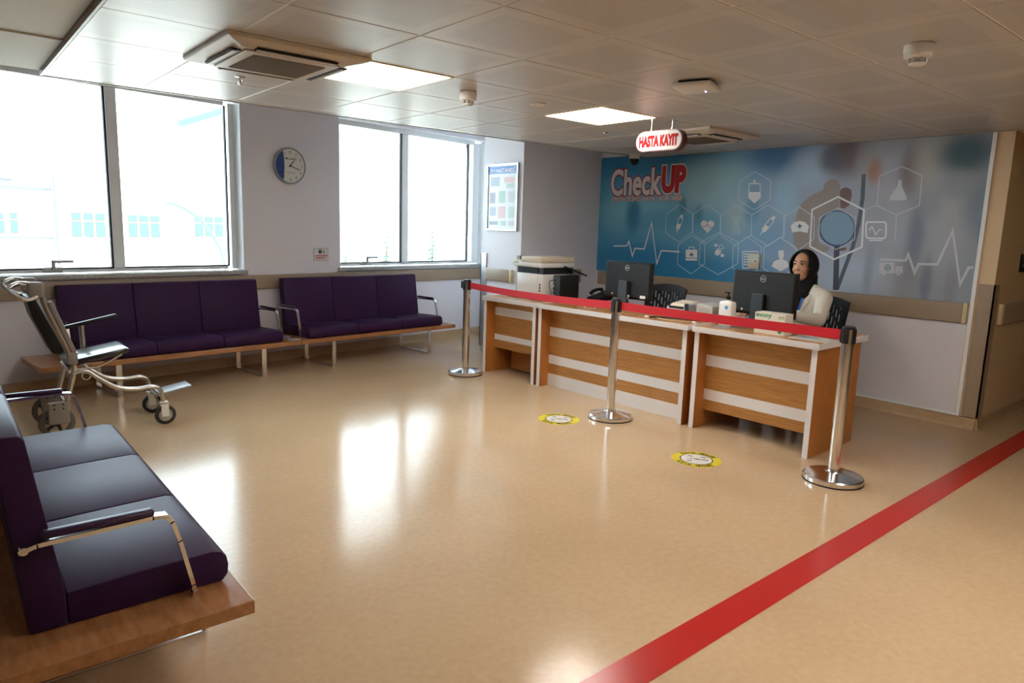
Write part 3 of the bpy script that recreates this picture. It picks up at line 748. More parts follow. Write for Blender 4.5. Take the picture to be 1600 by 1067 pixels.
# ------------------------------------------------------------------ benches
def bench(name, loc, rz, L, seat0, pitch, legs, label, dep=.57):
    r = thing(name, loc, rz, label, 'bench', 'purple waiting benches')
    MB().box(0, L, -.02, dep, .27, .312).build('plank', BEECH, r, bevel=.003)
    for k in range(3):
        a, c_ = seat0 + k * pitch + .002, seat0 + (k + 1) * pitch - .002
        # side profile: rounded front edge, flat top
        pr = [(.02, .314), (.003, .335), (0, .365), (.006, .395), (.022, .414), (.05, .421), (.25, .417), (.438, .41), (.438, .314)]
        MB().prism(pr, a, c_, Matrix(((0, 0, 1, 0), (1, 0, 0, 0), (0, 1, 0, 0), (0, 0, 0, 1)))).build('seat', VINYL, r, smooth=40, bevel=.006, seg=2)
        pb = [(.44, .314), (.44, .415), (.505, .862), (.515, .875), (.57, .878), (.582, .866), (.545, .5), (.53, .314)]
        MB().prism(pb, a, c_, Matrix(((0, 0, 1, 0), (1, 0, 0, 0), (0, 1, 0, 0), (0, 0, 0, 1)))).build('backrest', VINYL, r, smooth=40, bevel=.006, seg=2)
    for x in legs:
        q = MB(); wd = .022
        e2 = dep - .03; q.box(x - wd, x + wd, 0, .012, 0, .27); q.box(x - wd, x + wd, e2 - .012, e2, 0, .27); q.box(x - wd, x + wd, .012, e2 - .012, 0, .012); q.box(x - wd, x + wd, .012, e2 - .012, .258, .27)
        q.build('leg_frame', CHROME, r, bevel=.002)
    for x, sg in ((seat0 - .03, -1), (seat0 + 3 * pitch + .03, 1)):
        q = MB(); wd = .014
        path = [(x, .54, .575), (x, .5, .585), (x, .22, .592), (x, .185, .588), (x, .168, .565), (x, .15, .5), (x, .118, .35), (x, .113, .313)]
        for i in range(len(path) - 1):
            p_, n_ = Vector(path[i]), Vector(path[i + 1]); d = (n_ - p_).normalized(); nn = Vector((0, -d.z, d.y)) * .006; t = .03 if i < 3 else .022
            vs = []
            for pt in (p_ - d * .002, n_ + d * .002):
                vs += [pt + Vector((-t / 2, 0, 0)) - nn, pt + Vector((t / 2, 0, 0)) - nn, pt + Vector((t / 2, 0, 0)) + nn, pt + Vector((-t / 2, 0, 0)) + nn]
            q._add(vs, [(0, 1, 5, 4), (1, 2, 6, 5), (2, 3, 7, 6), (3, 0, 4, 7), (0, 3, 2, 1), (4, 5, 6, 7)])
        ar = q.build('armrest', CHROME, r)
        MB().rbox(x - .016, x + .016, .215, .49, .596, .618, .008, 3).build('arm_pad', VINYL_PAD, ar, smooth=50)
        MB().cyl((x - .018, .53, .578), (x + .018, .53, .578), .011, n=12).build('bolt', CHROME, ar, smooth=40); MB().cyl((x - .013, .115, .322), (x + .013, .115, .322), .009, n=12).build('bolt', CHROME, ar, smooth=40)
    return r


BA = math.radians(7.46); BU = Vector((math.cos(BA), math.sin(BA), 0)); BN = Vector((-math.sin(BA), math.cos(BA), 0)); BF = 6.0535
bench('waiting_bench', BU * 1.36 + BN * BF, BA, 2.165, .27, .574, (.54, 1.79), 'purple three-seat bench behind the wheeled transport chair under the wide window')
bench('waiting_bench', BU * 3.53 + BN * BF, BA, 2.03, .1, .582, (.38, 1.65), 'purple three-seat bench below the toilet notice, with leaflets at its end')
bench('waiting_bench', (.655, 1.985, 0), PI / 2, 2.1, .17, .578, (.45, 1.68), 'purple three-seat bench standing out on the floor with its back to the side wall', .72)

for k, (s_, d_, a, cc, lb) in enumerate(((3.52, .3, .3, (150, 150, 160), 'grey leaflet lying flat at the back of the bench plank'), (3.48, .2, -.2, (176, 140, 150), 'pinkish folded leaflet lying between the two wall benches'), (3.5, .07, .15, (196, 194, 188), 'pale brochure lying at the front edge between the two wall benches'))):
    P = BU * s_ + BN * (BF + d_)
    r = thing('leaflet', (P.x, P.y, .312), BA + a, lb, 'leaflet', 'leaflets on the bench')
    MB().box(-.055, .055, -.045, .045, 0, .004).build('sheet', mat('leaflet_%d' % k, cc, .4), r)
    MB().box(-.04, .02, -.03, .02, .004, .0046).build('printed_block', mat('leaflet_print', (110, 112, 122), .4), r)

# ------------------------------------------------------------------ wheeled transport chair
NY, FY = 5.245, 5.625
MYc = (NY + FY) / 2
wc = thing('transport_chair', (0, 0, 0), 0, 'wheeled patient transport chair with black pads and tubular steel frame', 'transport chair')
wc.location = (.85, MYc, 0)
PW = lambda x, y, z: (x - .85, y - MYc, z)
TUBEM = mat('warm_tube_steel', (206, 202, 198), .24, 1)
GREYP = mat('warm_grey_plastic', (142, 136, 128), .45)


def smoothpath(P, n=6):
    P = [Vector(p) for p in P]; out = []
    for i in range(len(P) - 1):
        p0 = P[max(i - 1, 0)]; p1 = P[i]; p2 = P[i + 1]; p3 = P[min(i + 2, len(P) - 1)]
        for k in range(n):
            t = k / n
            out.append(.5 * ((2 * p1) + (p2 - p0) * t + (2 * p0 - 5 * p1 + 4 * p2 - p3) * t * t + (3 * p1 - p0 - 3 * p2 + p3) * t ** 3))
    return out + [P[-1]]


for y in (NY, FY):
    MB().tube(smoothpath([PW(*p) for p in ((.5, y, 1.02), (.53, y, .88), (.585, y, .72), (.645, y, .555), (.662, y, .47), (.65, y, .4), (.6, y, .22), (.585, y, .17))]), .017, 12, flat=.7).build('side_tube', TUBEM, wc, smooth=60)
    MB().tube(smoothpath([PW(*p) for p in ((.65, y, .43), (.73, y, .435), (.79, y, .385), (.9, y, .305), (1.02, y, .278), (1.12, y, .282), (1.17, y, .25), (1.185, y, .165))]), .015, 12).build('leg_tube', TUBEM, wc, smooth=60)
    MB().rbox(*[v for p in ((.625 - .85, .685 - .85), (y - MYc - .024, y - MYc + .024), (.49, .57)) for v in p], .01).build('joint_cover', GREYP, wc, smooth=50)
    # rear wheel and its fork plate
    wh = MB().lathe([(.07, -.016), (.092, -.018), (.102, -.01), (.104, 0), (.102, .01), (.092, .018), (.07, .016), (.07, -.016)], 32, Matrix.Translation(PW(.55, y + .035, .104)) @ Matrix.Rotation(PI / 2, 4, 'X')).build('rear_wheel', mat('grey_rubber', (96, 94, 90), .7), wc, smooth=50)
    q = MB(); Mh = Matrix.Translation(PW(.55, y + .035, .104)) @ Matrix.Rotation(PI / 2, 4, 'X'); q.lathe([(.022, -.02), (.022, .02)], 16, Mh)
    for k in range(5): q.box(.018, .074, -.01, .01, -.006, .006, Mh @ Matrix.Rotation(k * 2 * PI / 5, 4, 'Z'))
    q.build('wheel_spokes', BLACK, wh)
    q = MB(); q.rbox(*[v for p in ((.5 - .85, .62 - .85), (y - MYc - .014, y - MYc + .01), (.1, .25)) for v in p], .012); q.build('wheel_bracket', GREYP, wc, smooth=50)
    for dx in (.535, .585):
        for dz in (.205, .232): MB().cyl(PW(dx, y - .016, dz), PW(dx, y - .01, dz), .006, n=10).build('bracket_bolt', BLACK, wc)
    # caster
    cs = MB().lathe([(.045, -.013), (.062, -.014), (.069, -.007), (.07, 0), (.069, .007), (.062, .014), (.045, .013), (.045, -.013)], 28, Matrix.Translation(PW(1.195, y, .07)) @ Matrix.Rotation(PI / 2, 4, 'X')).build('caster_wheel', mat('dark_rubber', (56, 54, 52), .65), wc, smooth=50)
    MB().lathe([(.046, -.01), (.046, .01)], 24, Matrix.Translation(PW(1.195, y, .07)) @ Matrix.Rotation(PI / 2, 4, 'X')).build('caster_hub', LGREY, cs)
    q = MB()
    for d in (-.024, .018): q.rbox(*[v for p in ((1.165 - .85, 1.215 - .85), (y - MYc + d, y - MYc + d + .006), (.06, .16)) for v in p], .0025, 2)
    q.rbox(*[v for p in ((1.16 - .85, 1.215 - .85), (y - MYc - .024, y - MYc + .024), (.145, .168)) for v in p], .006, 2)
    q.build('caster_fork', WPLAS, wc, smooth=40)
    # push handle
    q = MB(); q.tube(smoothpath([PW(*p) for p in ((.5, y - .01, .95), (.45, y - .03, .925), (.4, y - .035, .935), (.345, y - .01, .985), (.4, y + .03, 1.02), (.46, y + .03, 1.015))]), .0135, 10); q.build('push_handle', CHROME, wc, smooth=60)
    q = MB(); q.rbox(*[v for p in ((.44 - .85, .53 - .85), (y - MYc - .03, y - MYc + .03), (.935, 1.03)) for v in p], .02, 3, Matrix.Identity(4)); q.build('handle_cover', GREYP, wc, smooth=50)
MB().prism([(.62, .478), (.632, .506), (.98, .566), (1.0, .556), (.985, .53), (.64, .462)], NY - MYc + .03, FY - MYc - .015, Matrix(((1, 0, 0, -.85), (0, 0, 1, 0), (0, 1, 0, 0), (0, 0, 0, 1)))).build('seat', mat('black_vinyl_seat', (24, 24, 28), .3, coat=.6), wc, smooth=30, bevel=.008)
MB().prism([(.435, .93), (.48, .945), (.62, .575), (.6, .555), (.555, .56), (.46, .8)], NY - MYc + .03, FY - MYc - .03, Matrix(((1, 0, 0, -.85), (0, 0, 1, 0), (0, 1, 0, 0), (0, 0, 0, 1)))).build('backrest', BLACK, wc, smooth=40, bevel=.01)
MB().rbox(-.0, .345, -.022, .022, 0, .026, .01, 3, Matrix.Translation(PW(.66, FY + .01, .664)) @ Matrix.Rotation(-math.radians(12), 4, 'Y')).build('armrest', BLACK, wc, smooth=50)
MB().tube([PW(.775, FY + .01, .48), PW(.772, FY + .01, .69)], .018, 14).build('armrest_post', TUBEM, wc, smooth=60)
MB().rbox(0, .03, -.012, .012, 0, .36, .008, 3, Matrix.Translation(PW(.655, NY - .0, .56)) @ Matrix.Rotation(-math.radians(18.5), 4, 'Y')).build('folded_armrest', GREYP, wc, smooth=50)
for x, z in ((.64, .44), (.655, .455), (.6, .24)): MB().tube([PW(x, NY, z), PW(x, FY, z)], .012, 10).build('cross_bar', TUBEM, wc, smooth=60)
MB().tube(smoothpath([PW(.66, NY + .03, .45), PW(.8, NY + .03, .455), PW(.95, NY + .03, .525)]), .008, 8).build('seat_rail', TUBEM, wc, smooth=60)
MB().lathe([(.022, -.004), (.028, -.004), (.028, .004), (.022, .004), (.022, -.004)], 18, Matrix.Translation(PW(.73, NY + .02, .4)) @ Matrix.Rotation(PI / 2, 4, 'X')).build('pull_ring', CHROME, wc, smooth=50)
MB().rbox(-.125, .125, -.085, .085, -.006, .006, .004, 2, Matrix.Translation(PW(1.31, 5.535, .19)) @ Matrix.Rotation(-math.radians(10), 4, 'Y')).build('footplate', mat('grey_footplate', (176, 182, 188), .35), wc, smooth=40)
MB().tube([PW(1.15, NY + .04, .2), PW(1.2, 5.45, .18), PW(1.26, 5.53, .175)], .01, 8).build('footplate_hinge', CHROME, wc, smooth=60)
MB().tube([PW(1.17, NY, .22), PW(1.17, FY, .22)], .011, 10).build('cross_bar', TUBEM, wc, smooth=60)

# ------------------------------------------------------------------ reception desks
DA = math.atan2(-1, .0337)
DU = Vector((math.cos(DA), math.sin(DA), 0)); DV = Vector((-math.sin(DA), math.cos(DA), 0))      # along the front, towards the mural
DO = Vector((4.2587, 5.545, 0))
DT = .778


def dpos(s_, d, z=DT): return DO + DU * s_ + DV * d + Vector((0, 0, z))


def desk(s0, s1, label, bands, low, plinth=False, over=0.):
    r = thing('reception_desk', DO + DU * s0, DA, label, 'desk', 'wood and white reception desks')
    W_ = s1 - s0; T = .038
    MB().box(-.012, W_ + .012 + over, -.012, .75, DT - .032, DT - .002).build('top_core', WHITE_LAM, r)
    q = MB(); q.box(-.014, W_ + .014 + over, -.016, -.012, DT - .042, DT); q.build('edge_strip', WHITE_LAM, r)
    MB().box(-.014, -.012, -.012, .75, DT - .042, DT).build('edge_strip', WHITE_LAM, r)
    MB().box(W_ + .012 + over, W_ + .016 + over, -.012, .75, DT - .042, DT).build('edge_strip', WHITE_LAM, r)
    MB().box(-.012, W_ + .012 + over, -.012, .75, DT - .002, DT).build('top', OAKT, r)
    for x in (0, W_ - T):
        p = MB().box(x, x + T, .003, .68, 0, DT - .032).build('side_panel', OAKV, r)
        MB().box(x, x + T, 0, .003, 0, DT - .032).build('white_edge', WHITE_LAM, p)
    zs = [DT - .032] + [v for b_ in bands for v in b_] + [low]
    for k in range(len(zs) - 1):
        white = k % 2 == 1
        MB().box(T, W_ - T, .118 if white else .12, .14, zs[k + 1], zs[k]).build('front_board', WHITE_LAM if white else OAK, r, loc=None)
    if plinth: MB().box(T, W_ - T, .114, .14, 0, low).build('plinth_board', WHITE_LAM, r)
    return r


B_ = ((.557, .473), (.294, .212))
d1 = desk(.0, .757, 'short reception desk carrying the printer', ((.665, .583), (.39, .333)), .25)
MB().box(.1, .44, .3, .66, .02, .74).build('pedestal', OAKV, d1)
desk(.797, 2.415, 'long middle reception desk with a white plinth board', B_, .115, True)
desk(2.483, 3.412, 'reception desk at which the woman sits, open below its front boards', B_, .132)


# ------------------------------------------------------------------ belt stanchions
def stanchion(x, y, label):
    r = thing('belt_stanchion', (x, y, 0), 0, label, 'stanchion', 'chrome belt stanchions')
    MB().lathe([(.165, 0), (.172, .004), (.172, .03), (.165, .038), (.05, .058), (.045, .064), (0, .064)], 44).build('base', CHROME, r, smooth=30)
    MB().lathe([(.174, 0), (.174, .008), (.172, .008), (.172, 0), (.174, 0)], 44).build('base_ring', BLACK, r)
    MB().cyl((0, 0, .06), (0, 0, .931), .034, n=28).build('post', CHROME, r, smooth=40)
    for k in range(4):
        MB().rbox(.027, .041, -.017, .017, .845, .93, .003, 2, Matrix.Rotation(k * PI / 2, 4, 'Z')).build('clip_block', BLACK, r)
    MB().lathe([(.0375, .93), (.038, .94), (.034, .945), (0, .945)], 28).build('cap', BLACK, r, smooth=40)
    return r


S1, S2, S3 = Vector((4.033, 5.532, 0)), Vector((4.03, 3.577, 0)), Vector((4.118, 1.838, 0))
BELT = mat('red_belt', (214, 22, 40), .55, bump=(300, .2, .002))
st = [stanchion(S1.x, S1.y, 'chrome belt stanchion beside the short printer desk'), stanchion(S2.x, S2.y, 'chrome belt stanchion in front of the long middle desk'), stanchion(S3.x, S3.y, 'chrome belt stanchion at the open end of the row of desks')]
for (a, c_, own, sag) in ((S1, S2, 1, .02), (S2, S3, 2, .004)):
    q = MB(); N_ = 24; vs = []; d = (c_ - a).normalized(); nx = Vector((-d.y, d.x, 0)) * .0009; o_ = (S1, S2, S3)[own]
    for k in range(N_ + 1):
        t = k / N_; p_ = a + d * .037 + (c_ - a - d * .074) * t - o_; z = .893 - sag * 4 * t * (1 - t)
        vs += [p_ + nx + Vector((0, 0, z - .03)), p_ - nx + Vector((0, 0, z - .03)), p_ - nx + Vector((0, 0, z + .03)), p_ + nx + Vector((0, 0, z + .03))]
    fs = [(0, 1, 2, 3)] + [(4 * k + i, 4 * k + (i + 1) % 4, 4 * k + 4 + (i + 1) % 4, 4 * k + 4 + i) for k in range(N_) for i in range(4)] + [(4 * N_ + 3, 4 * N_ + 2, 4 * N_ + 1, 4 * N_)]
    q._add(vs, fs); q.build('belt', BELT, st[own])
    e_ = (S1, S2)[0 if own == 1 else 1]
    p_ = (e_ - o_) + d * .04
    MB().box(p_.x - .014, p_.x + .014, p_.y - .012, p_.y + .012, .858, .928).build('belt_clip', BLACK, st[own])
for x, y, k in ((.045, 0, 2), (-.02, .04, 0)):
    MB().box(x - .012, x + .014, y - .018, y + .018, .86, .925).build('spare_clip', BLACK, st[k])

# ------------------------------------------------------------------ floor stickers
def ring_text(body, R, h, a0, a1, mt, parent, z, flip=False):
    n = len(body)
    bm = bmesh.new()
    for k, ch in enumerate(body):
        if ch == ' ': continue
        a = a0 + (a1 - a0) * (k + .5) / n
        me = text_mesh(ch, h, h * .62, .03)
        me.transform(Matrix.Translation((R * math.cos(a), R * math.sin(a), z)) @ Matrix.Rotation(a + (PI / 2 if flip else -PI / 2), 4, 'Z'))
        bm.from_mesh(me); bpy.data.meshes.remove(me)
    me = bpy.data.meshes.new('ring_lettering'); bm.to_mesh(me); bm.free(); me.materials.append(mt)
    o = bpy.data.objects.new('ring_lettering', me); COL.objects.link(o); o.parent = parent; o['kind'] = 'stuff'


YEL = mat('sticker_yellow', (226, 206, 44), .35); STW = mat('sticker_white', (226, 220, 214), .35)
for x, y, a, lb in ((3.66, 3.775, math.radians(-55), 'round yellow floor sticker beside the stanchion of the long middle desk'), (3.745, 2.56, math.radians(-60), 'round yellow floor sticker in front of the woman\'s desk')):
    r = thing('floor_sticker', (x, y, 0), a, lb, 'floor sticker', 'round distance stickers on the floor')
    MB().lathe([(.16, 0), (.16, .0012), (0, .0012)], 48).build('disc', YEL, r)
    MB().lathe([(.106, .0013), (.106, .0016), (0, .0016)], 40).build('inner_ring', BLK, r)
    MB().lathe([(.099, .0017), (.099, .002), (0, .002)], 40).build('inner_disc', STW, r)
    ring_text('SOSYAL MESAFE', .132, .03, math.radians(145), math.radians(35), BLK, r, .0016)
    ring_text('SOSYAL MESAFE', .132, .03, math.radians(215), math.radians(325), BLK, r, .0016, True)
    text('centre_text', '1.5 METRE', .022, BLK, r, Matrix.Translation((.01, 0, .0024)), .13, .03)
    for sx, sy in ((-.045, .05), (.04, .052), (-.04, -.05)):
        q = MB(); q._add([(sx - .018, sy - .006, .0024), (sx + .018, sy - .006, .0024), (sx + .012, sy + .008, .0024), (sx - .01, sy + .008, .0024)], [(0, 1, 2, 3)]); q.build('pictogram', BLK, r)

# ------------------------------------------------------------------ printer
def local(loc, rz): return Matrix.Translation(loc) @ Matrix.Rotation(rz, 4, 'Z')


r = thing('printer', (4.64, 5.5, DT), -PI / 2, 'white and black multifunction laser printer on the short desk', 'printer')
PWT = mat('printer_white', (232, 230, 226), .4)
MB().rbox(0, .4, .0, .42, 0, .235, .01, 2).build('body', PWT, r, smooth=40)
MB().box(.005, .395, .01, .42, .235, .3).build('output_bay', mat('printer_dark', (38, 42, 48), .4), r)
MB().box(.06, .32, .004, .012, .245, .29).build('output_slot', BLACKM, r)
MB().rbox(-.015, .405, -.03, .43, .3, .345, .008, 2).build('scanner_bed', PWT, r, smooth=40)
MB().rbox(.085, .405, -.02, .43, .345, .405, .012, 3).build('document_feeder', BEIGE, r, smooth=40)
MB().rbox(-.035, .06, -.03, .1, .325, .362, .006, 2).build('control_panel', PWT, r, smooth=40)
MB().rbox(.035, .33, -.006, .0, .02, .215, .004, 2).build('front_flap', WPLAS, r, smooth=40)
for z in (.06, .09, .12): MB().box(.355, .37, -.004, .0, z, z + .02).build('port', BLACK, r)
q = MB(); q.box(.0, .16, .0, .22, 0, .014, Matrix.Translation((.38, .28, .31)) @ Matrix.Rotation(math.radians(-18), 4, 'X') @ Matrix.Rotation(math.radians(10), 4, 'Y')); q.build('paper_tray', BLACK, r)

r = thing('desktop_computer', (4.66, 4.97, DT), -PI / 2 + .04, 'small black desktop computer with cables beside the printer', 'computer')
MB().rbox(0, .1, 0, .27, 0, .24, .008, 2).build('case', BLACKM, r, smooth=40)
MB().box(.006, .094, -.003, .0, .01, .23).build('rear_panel', DGREY, r)
for z in (.19, .14, .1, .06): MB().cyl((.03, -.003, z), (.03, -.012, z), .011, n=12).build('socket', BLACK, r)
CABW = mat('white_cable', (226, 222, 212), .4)
MB().tube(smoothpath([(.03, -.012, .14), (.02, -.05, .1), (.05, -.06, .02), (.12, -.08, .0065), (.2, -.1, .0062)]), .0045, 8).build('white_lead', CABW, r, smooth=60)
MB().tube(smoothpath([(.03, -.012, .19), (.0, -.05, .17), (.05, -.07, .06), (.1, -.1, .0065)]), .0035, 8).build('black_lead', BLACK, r, smooth=60)
MB().tube(smoothpath([(.03, -.012, .1), (.045, -.04, .06), (.16, -.03, .006), (.3, -.02, .006)]), .0025, 8).build('thin_lead', LGREY, r, smooth=60)

r = thing('desk_telephone', (5.0, 4.83, DT), -PI / 2, 'black desk telephone behind the belt near the printer', 'telephone')
MB().prism([(0, 0), (.2, 0), (.2, .075), (.12, .05), (0, .025)], 0, .17, Matrix(((0, 0, 1, 0), (1, 0, 0, 0), (0, 1, 0, 0), (0, 0, 0, 1)))).build('base', BLACK, r, bevel=.004)
MB().tube(smoothpath([(.03, .02, .06), (.03, .05, .085), (.03, .13, .1), (.03, .18, .095)]), [.02] * 3 + [.016] * 13 + [.02] * 3, 10).build('handset', BLACK, r, smooth=60)
MB().box(.08, .16, .12, .125, .06, .095).build('screen', DGREY, r)

# ------------------------------------------------------------------ monitors
def monitor(loc, rz, label):
    r = thing('monitor', loc, rz, label, 'monitor', 'black desktop monitors')
    Wd, h0, h1 = .275, .072, .41
    MB().rbox(-Wd, Wd, .012, .03, h0, h1, .005, 2).build('bezel', BLACK, r, smooth=40)
    MB().box(-Wd + .008, Wd - .008, .0302, .031, h0 + .015, h1 - .008).build('screen', mat('monitor_screen', (30, 34, 44), .12), r)
    q = MB(); v = [(-Wd + .004, .013, h0 + .004), (Wd - .004, .013, h0 + .004), (Wd - .004, .013, h1 - .004), (-Wd + .004, .013, h1 - .004), (-Wd + .02, -.012, h0 + .02), (Wd - .02, -.012, h0 + .02), (Wd - .02, -.008, h1 - .014), (-Wd + .02, -.008, h1 - .014)]
    q._add(v, [(3, 2, 1, 0), (4, 5, 6, 7), (0, 1, 5, 4), (1, 2, 6, 5), (2, 3, 7, 6), (3, 0, 4, 7)]); q.build('back_shell', BLACKM, r, bevel=.006)
    MB().prism([(-.055, .0), (.055, .0), (.05, .24), (-.045, .24)], .018, .045, Matrix(((1, 0, 0, -.02), (0, 0, -1, 0), (0, 1, 0, 0), (0, 0, 0, 1)))).build('neck', DGREY, r, bevel=.004)
    MB().rbox(-.12, .12, -.1, .09, 0, .012, .005, 2).build('foot', BLACK, r, smooth=40)
    lz = h1 - .055
    MB().ribbon([(.023 * math.cos(2 * PI * k / 28), lz + .023 * math.sin(2 * PI * k / 28)) for k in range(28)], .004, True, .0115).build('logo_ring', mat('logo_grey', (176, 178, 180), .4), r)
    text('logo', 'DELL', .013, mat('logo_grey', (176, 178, 180), .4), r, UP(0, -.0118, lz), .033, .03)
    MB().box(.165, .225, -.013, -.0085, h0 + .018, h0 + .045).build('sticker', WPLAS, r)
    MB().box(-.17, -.155, -.0165, -.012, h0 + .03, h0 + .045).build('port_label', LGREY, r)
    return r


monitor((4.87, 2.85, DT), -PI / 2 - .03, 'black monitor seen from behind, standing in front of the woman')
m1 = monitor((4.87, 4.205, DT), -PI / 2 + .01, 'black monitor seen from behind with a small white tag on a cable')
MB().rbox(-.008, .008, -.002, .002, -.02, .02, .001, 1, Matrix.Translation((.055, -.045, .095)) @ Matrix.Rotation(.4, 4, 'Y')).build('cable_tag', WPLAS, m1)
MB().tube(smoothpath([(.03, -.03, .14), (.06, -.06, .1), (.08, -.05, .02), (.16, -.06, .006)]), .004, 8).build('video_cable', BLACK, m1, smooth=60)

# ------------------------------------------------------------------ small things on the desks
r = thing('label_printer', (4.66, 3.585, DT), -PI / 2 + .05, 'small cream label printer on the long desk', 'label printer')
MB().rbox(-.0, .2, 0, .2, 0, .085, .012, 3).build('body', LGREY, r, smooth=40)
MB().prism([(0, .08), (.02, .11), (.18, .13), (.2, .085)], .03, .195, Matrix(((0, 0, 1, 0), (1, 0, 0, 0), (0, 1, 0, 0), (0, 0, 0, 1)))).build('lid', BEIGE, r, bevel=.008, smooth=40)
MB().box(.025, .165, -.001, .006, .07, .09).build('paper_slot', BLACK, r)

r = thing('card_holder', (4.62, 3.345, DT), -PI / 2, 'upright dark card holder with silver edges next to the label printer', 'card holder')
M_ = Matrix.Rotation(math.radians(-8), 4, 'Y')
MB().rbox(-.012, .022, 0, .13, 0, .12, .004, 2, M_).build('pocket', mat('navy_plastic', (40, 40, 62), .35), r)
for x in (-.018, .022): MB().box(x, x + .006, -.004, .13, 0, .125, M_).build('edge_plate', CHROME, r)
r = thing('beige_box', (4.66, 3.295, DT), -PI / 2, 'plain grey beige box behind the card holder', 'box')
MB().prism([(0, 0), (.165, 0), (.15, .12), (.02, .135), (0, .125)], 0, .2, Matrix(((1, 0, 0, 0), (0, 0, 1, 0), (0, 1, 0, 0), (0, 0, 0, 1)))).build('case', LGREY, r, bevel=.006)
MB().box(.03, .13, -.002, .0, .02, .1).build('front_panel', mat('panel_grey', (176, 172, 162), .5), r)

r = thing('sanitizer_bottle', (4.545, 2.935, DT), -PI / 2, 'white pump bottle of hand sanitizer at the desk edge', 'bottle')
MB().rbox(-.06, .06, -.035, .035, 0, .19, .022, 4).build('body', WPLAS, r, smooth=60)
MB().lathe([(.022, .185), (.02, .2), (.0, .2)], 20).build('shoulder', WPLAS, r, smooth=40)
q = MB(); q.lathe([(.017, .198), (.017, .225), (.008, .23), (.006, .25), (0, .25)], 18); q.rbox(-.03, .012, -.01, .01, .248, .26, .004, 2); q.build('pump', BLACK, r, smooth=40)
q = MB(); q.poly([(-.004, .155), (.024, .158), (.024, .14), (.012, .126), (.004, .134)], .0353); q.build('blue_emblem', mat('print_blue', (60, 150, 206), .4), r)
MB().poly([(-.045, .022), (.02, .022), (.02, .032), (-.045, .032)], .0353).build('blue_print', mat('print_blue', (60, 150, 206), .4), r)

r = thing('glove_box', tuple(dpos(2.915, .165)), DA, 'white box of disposable gloves with green lettering', 'box')
MB().box(-.02, .205, -.06, .055, 0, .148).build('carton', mat('carton_white', (232, 228, 214), .45), r, bevel=.002)
GRN = mat('print_green', (46, 150, 96), .45)
text('lettering', 'evony', .03, GRN, r, UP(.047, -.0606, .122), .115, .03)
text('size_print', '60%', .02, mat('print_olive', (140, 156, 84), .45), r, UP(.178, -.0606, .124), .04, .02)
q = MB(); q.box(-.0, .1, -.0606, -.06, .03, .042); q.build('printed_band', mat('print_pale_green', (170, 206, 180), .45), r)
MB().box(-.01, .04, -.0606, -.06, .042, .052).build('printed_band', mat('print_pink', (224, 178, 176), .45), r)
MB().box(.16, .185, -.0606, -.06, .012, .04).build('printed_mark', GRN, r)
for k, (s_, d_, a, w_, h_, lb) in enumerate(((3.29, .17, .05, .26, .19, 'laminated information sheet lying by the desk end'), (2.63, .12, .12, .16, .09, 'small grey card lying beside the sanitizer bottle'))):
    r = thing('desk_sheet', tuple(dpos(s_, d_)), DA + a, lb, 'paper')
    MB().box(-w_ / 2, w_ / 2, -h_ / 2, h_ / 2, 0, .003).build('sheet', mat('sheet_%d' % k, ((216, 210, 196), (150, 146, 142))[k], .2), r)
    if k == 0:
        MB().box(-.09, .02, .0, .06, .003, .0034).build('printed_block', mat('print_blue_dark', (84, 120, 176), .3), r)
        MB().box(-.02, .09, -.05, -.02, .003, .0034).build('printed_block', mat('print_teal', (120, 160, 166), .3), r)
    else: MB().box(-.05, .04, -.02, .02, .003, .0034).build('printed_block', mat('leaflet_print', (110, 112, 122), .4), r)
r = thing('keyboard', tuple(dpos(2.70, .665)), DA, 'black keyboard in front of the woman', 'keyboard')
MB().rbox(-.2, .16, -.05, .08, 0, .018, .004, 2).build('base', BLACK, r)
for i in range(4):
    for j in range(14): MB().box(-.192 + j * .0248, -.171 + j * .0248, -.04 + i * .028, -.018 + i * .028, .018, .023).build('key', DGREY, r)
r = thing('cable_plug', tuple(dpos(1.98, .07)), DA + .2, 'white cable plug lying near the edge of the long desk', 'cable')
MB().rbox(-.02, .02, -.01, .01, 0, .018, .004, 2).build('plug', WPLAS, r)
MB().tube(smoothpath([(.02, 0, .008), (.08, .08, .0055), (.2, .12, .0055), (.34, .12, .0055), (.42, .15, .0055)]), .005, 8).build('lead', BLACK, r, smooth=60)
r = thing('desk_cable', tuple(dpos(2.25, .06)), DA, 'pale cable with a white connector lying on the long desk', 'cable')
MB().tube(smoothpath([(-.2, .05, .005), (-.05, .0, .005), (.08, .02, .005), (.14, .045, .006)]), .004, 8).build('lead', mat('tan_cable', (190, 166, 130), .5), r, smooth=60)
MB().rbox(.13, .165, .04, .058, 0, .016, .004, 2).build('connector', WPLAS, r)
r = thing('desk_cable', tuple(dpos(1.3, .09)), DA, 'thin yellowish cable looping at the edge of the long desk', 'cable')
MB().tube(smoothpath([(-.1, .1, .004), (-.04, .02, .004), (.03, .01, .004), (.06, .05, .004), (.02, .1, .004)]), .0035, 8).build('lead', mat('tan_cable', (190, 166, 130), .5), r, smooth=60)
r = thing('desk_cable', tuple(dpos(.25, .16)), DA, 'black cable trailing across the short desk', 'cable')
MB().tube(smoothpath([(-.12, .04, .005), (0, .02, .005), (.15, .03, .005), (.3, .0, .005), (.42, .03, .005)]), .005, 8).build('lead', BLACK, r, smooth=60)


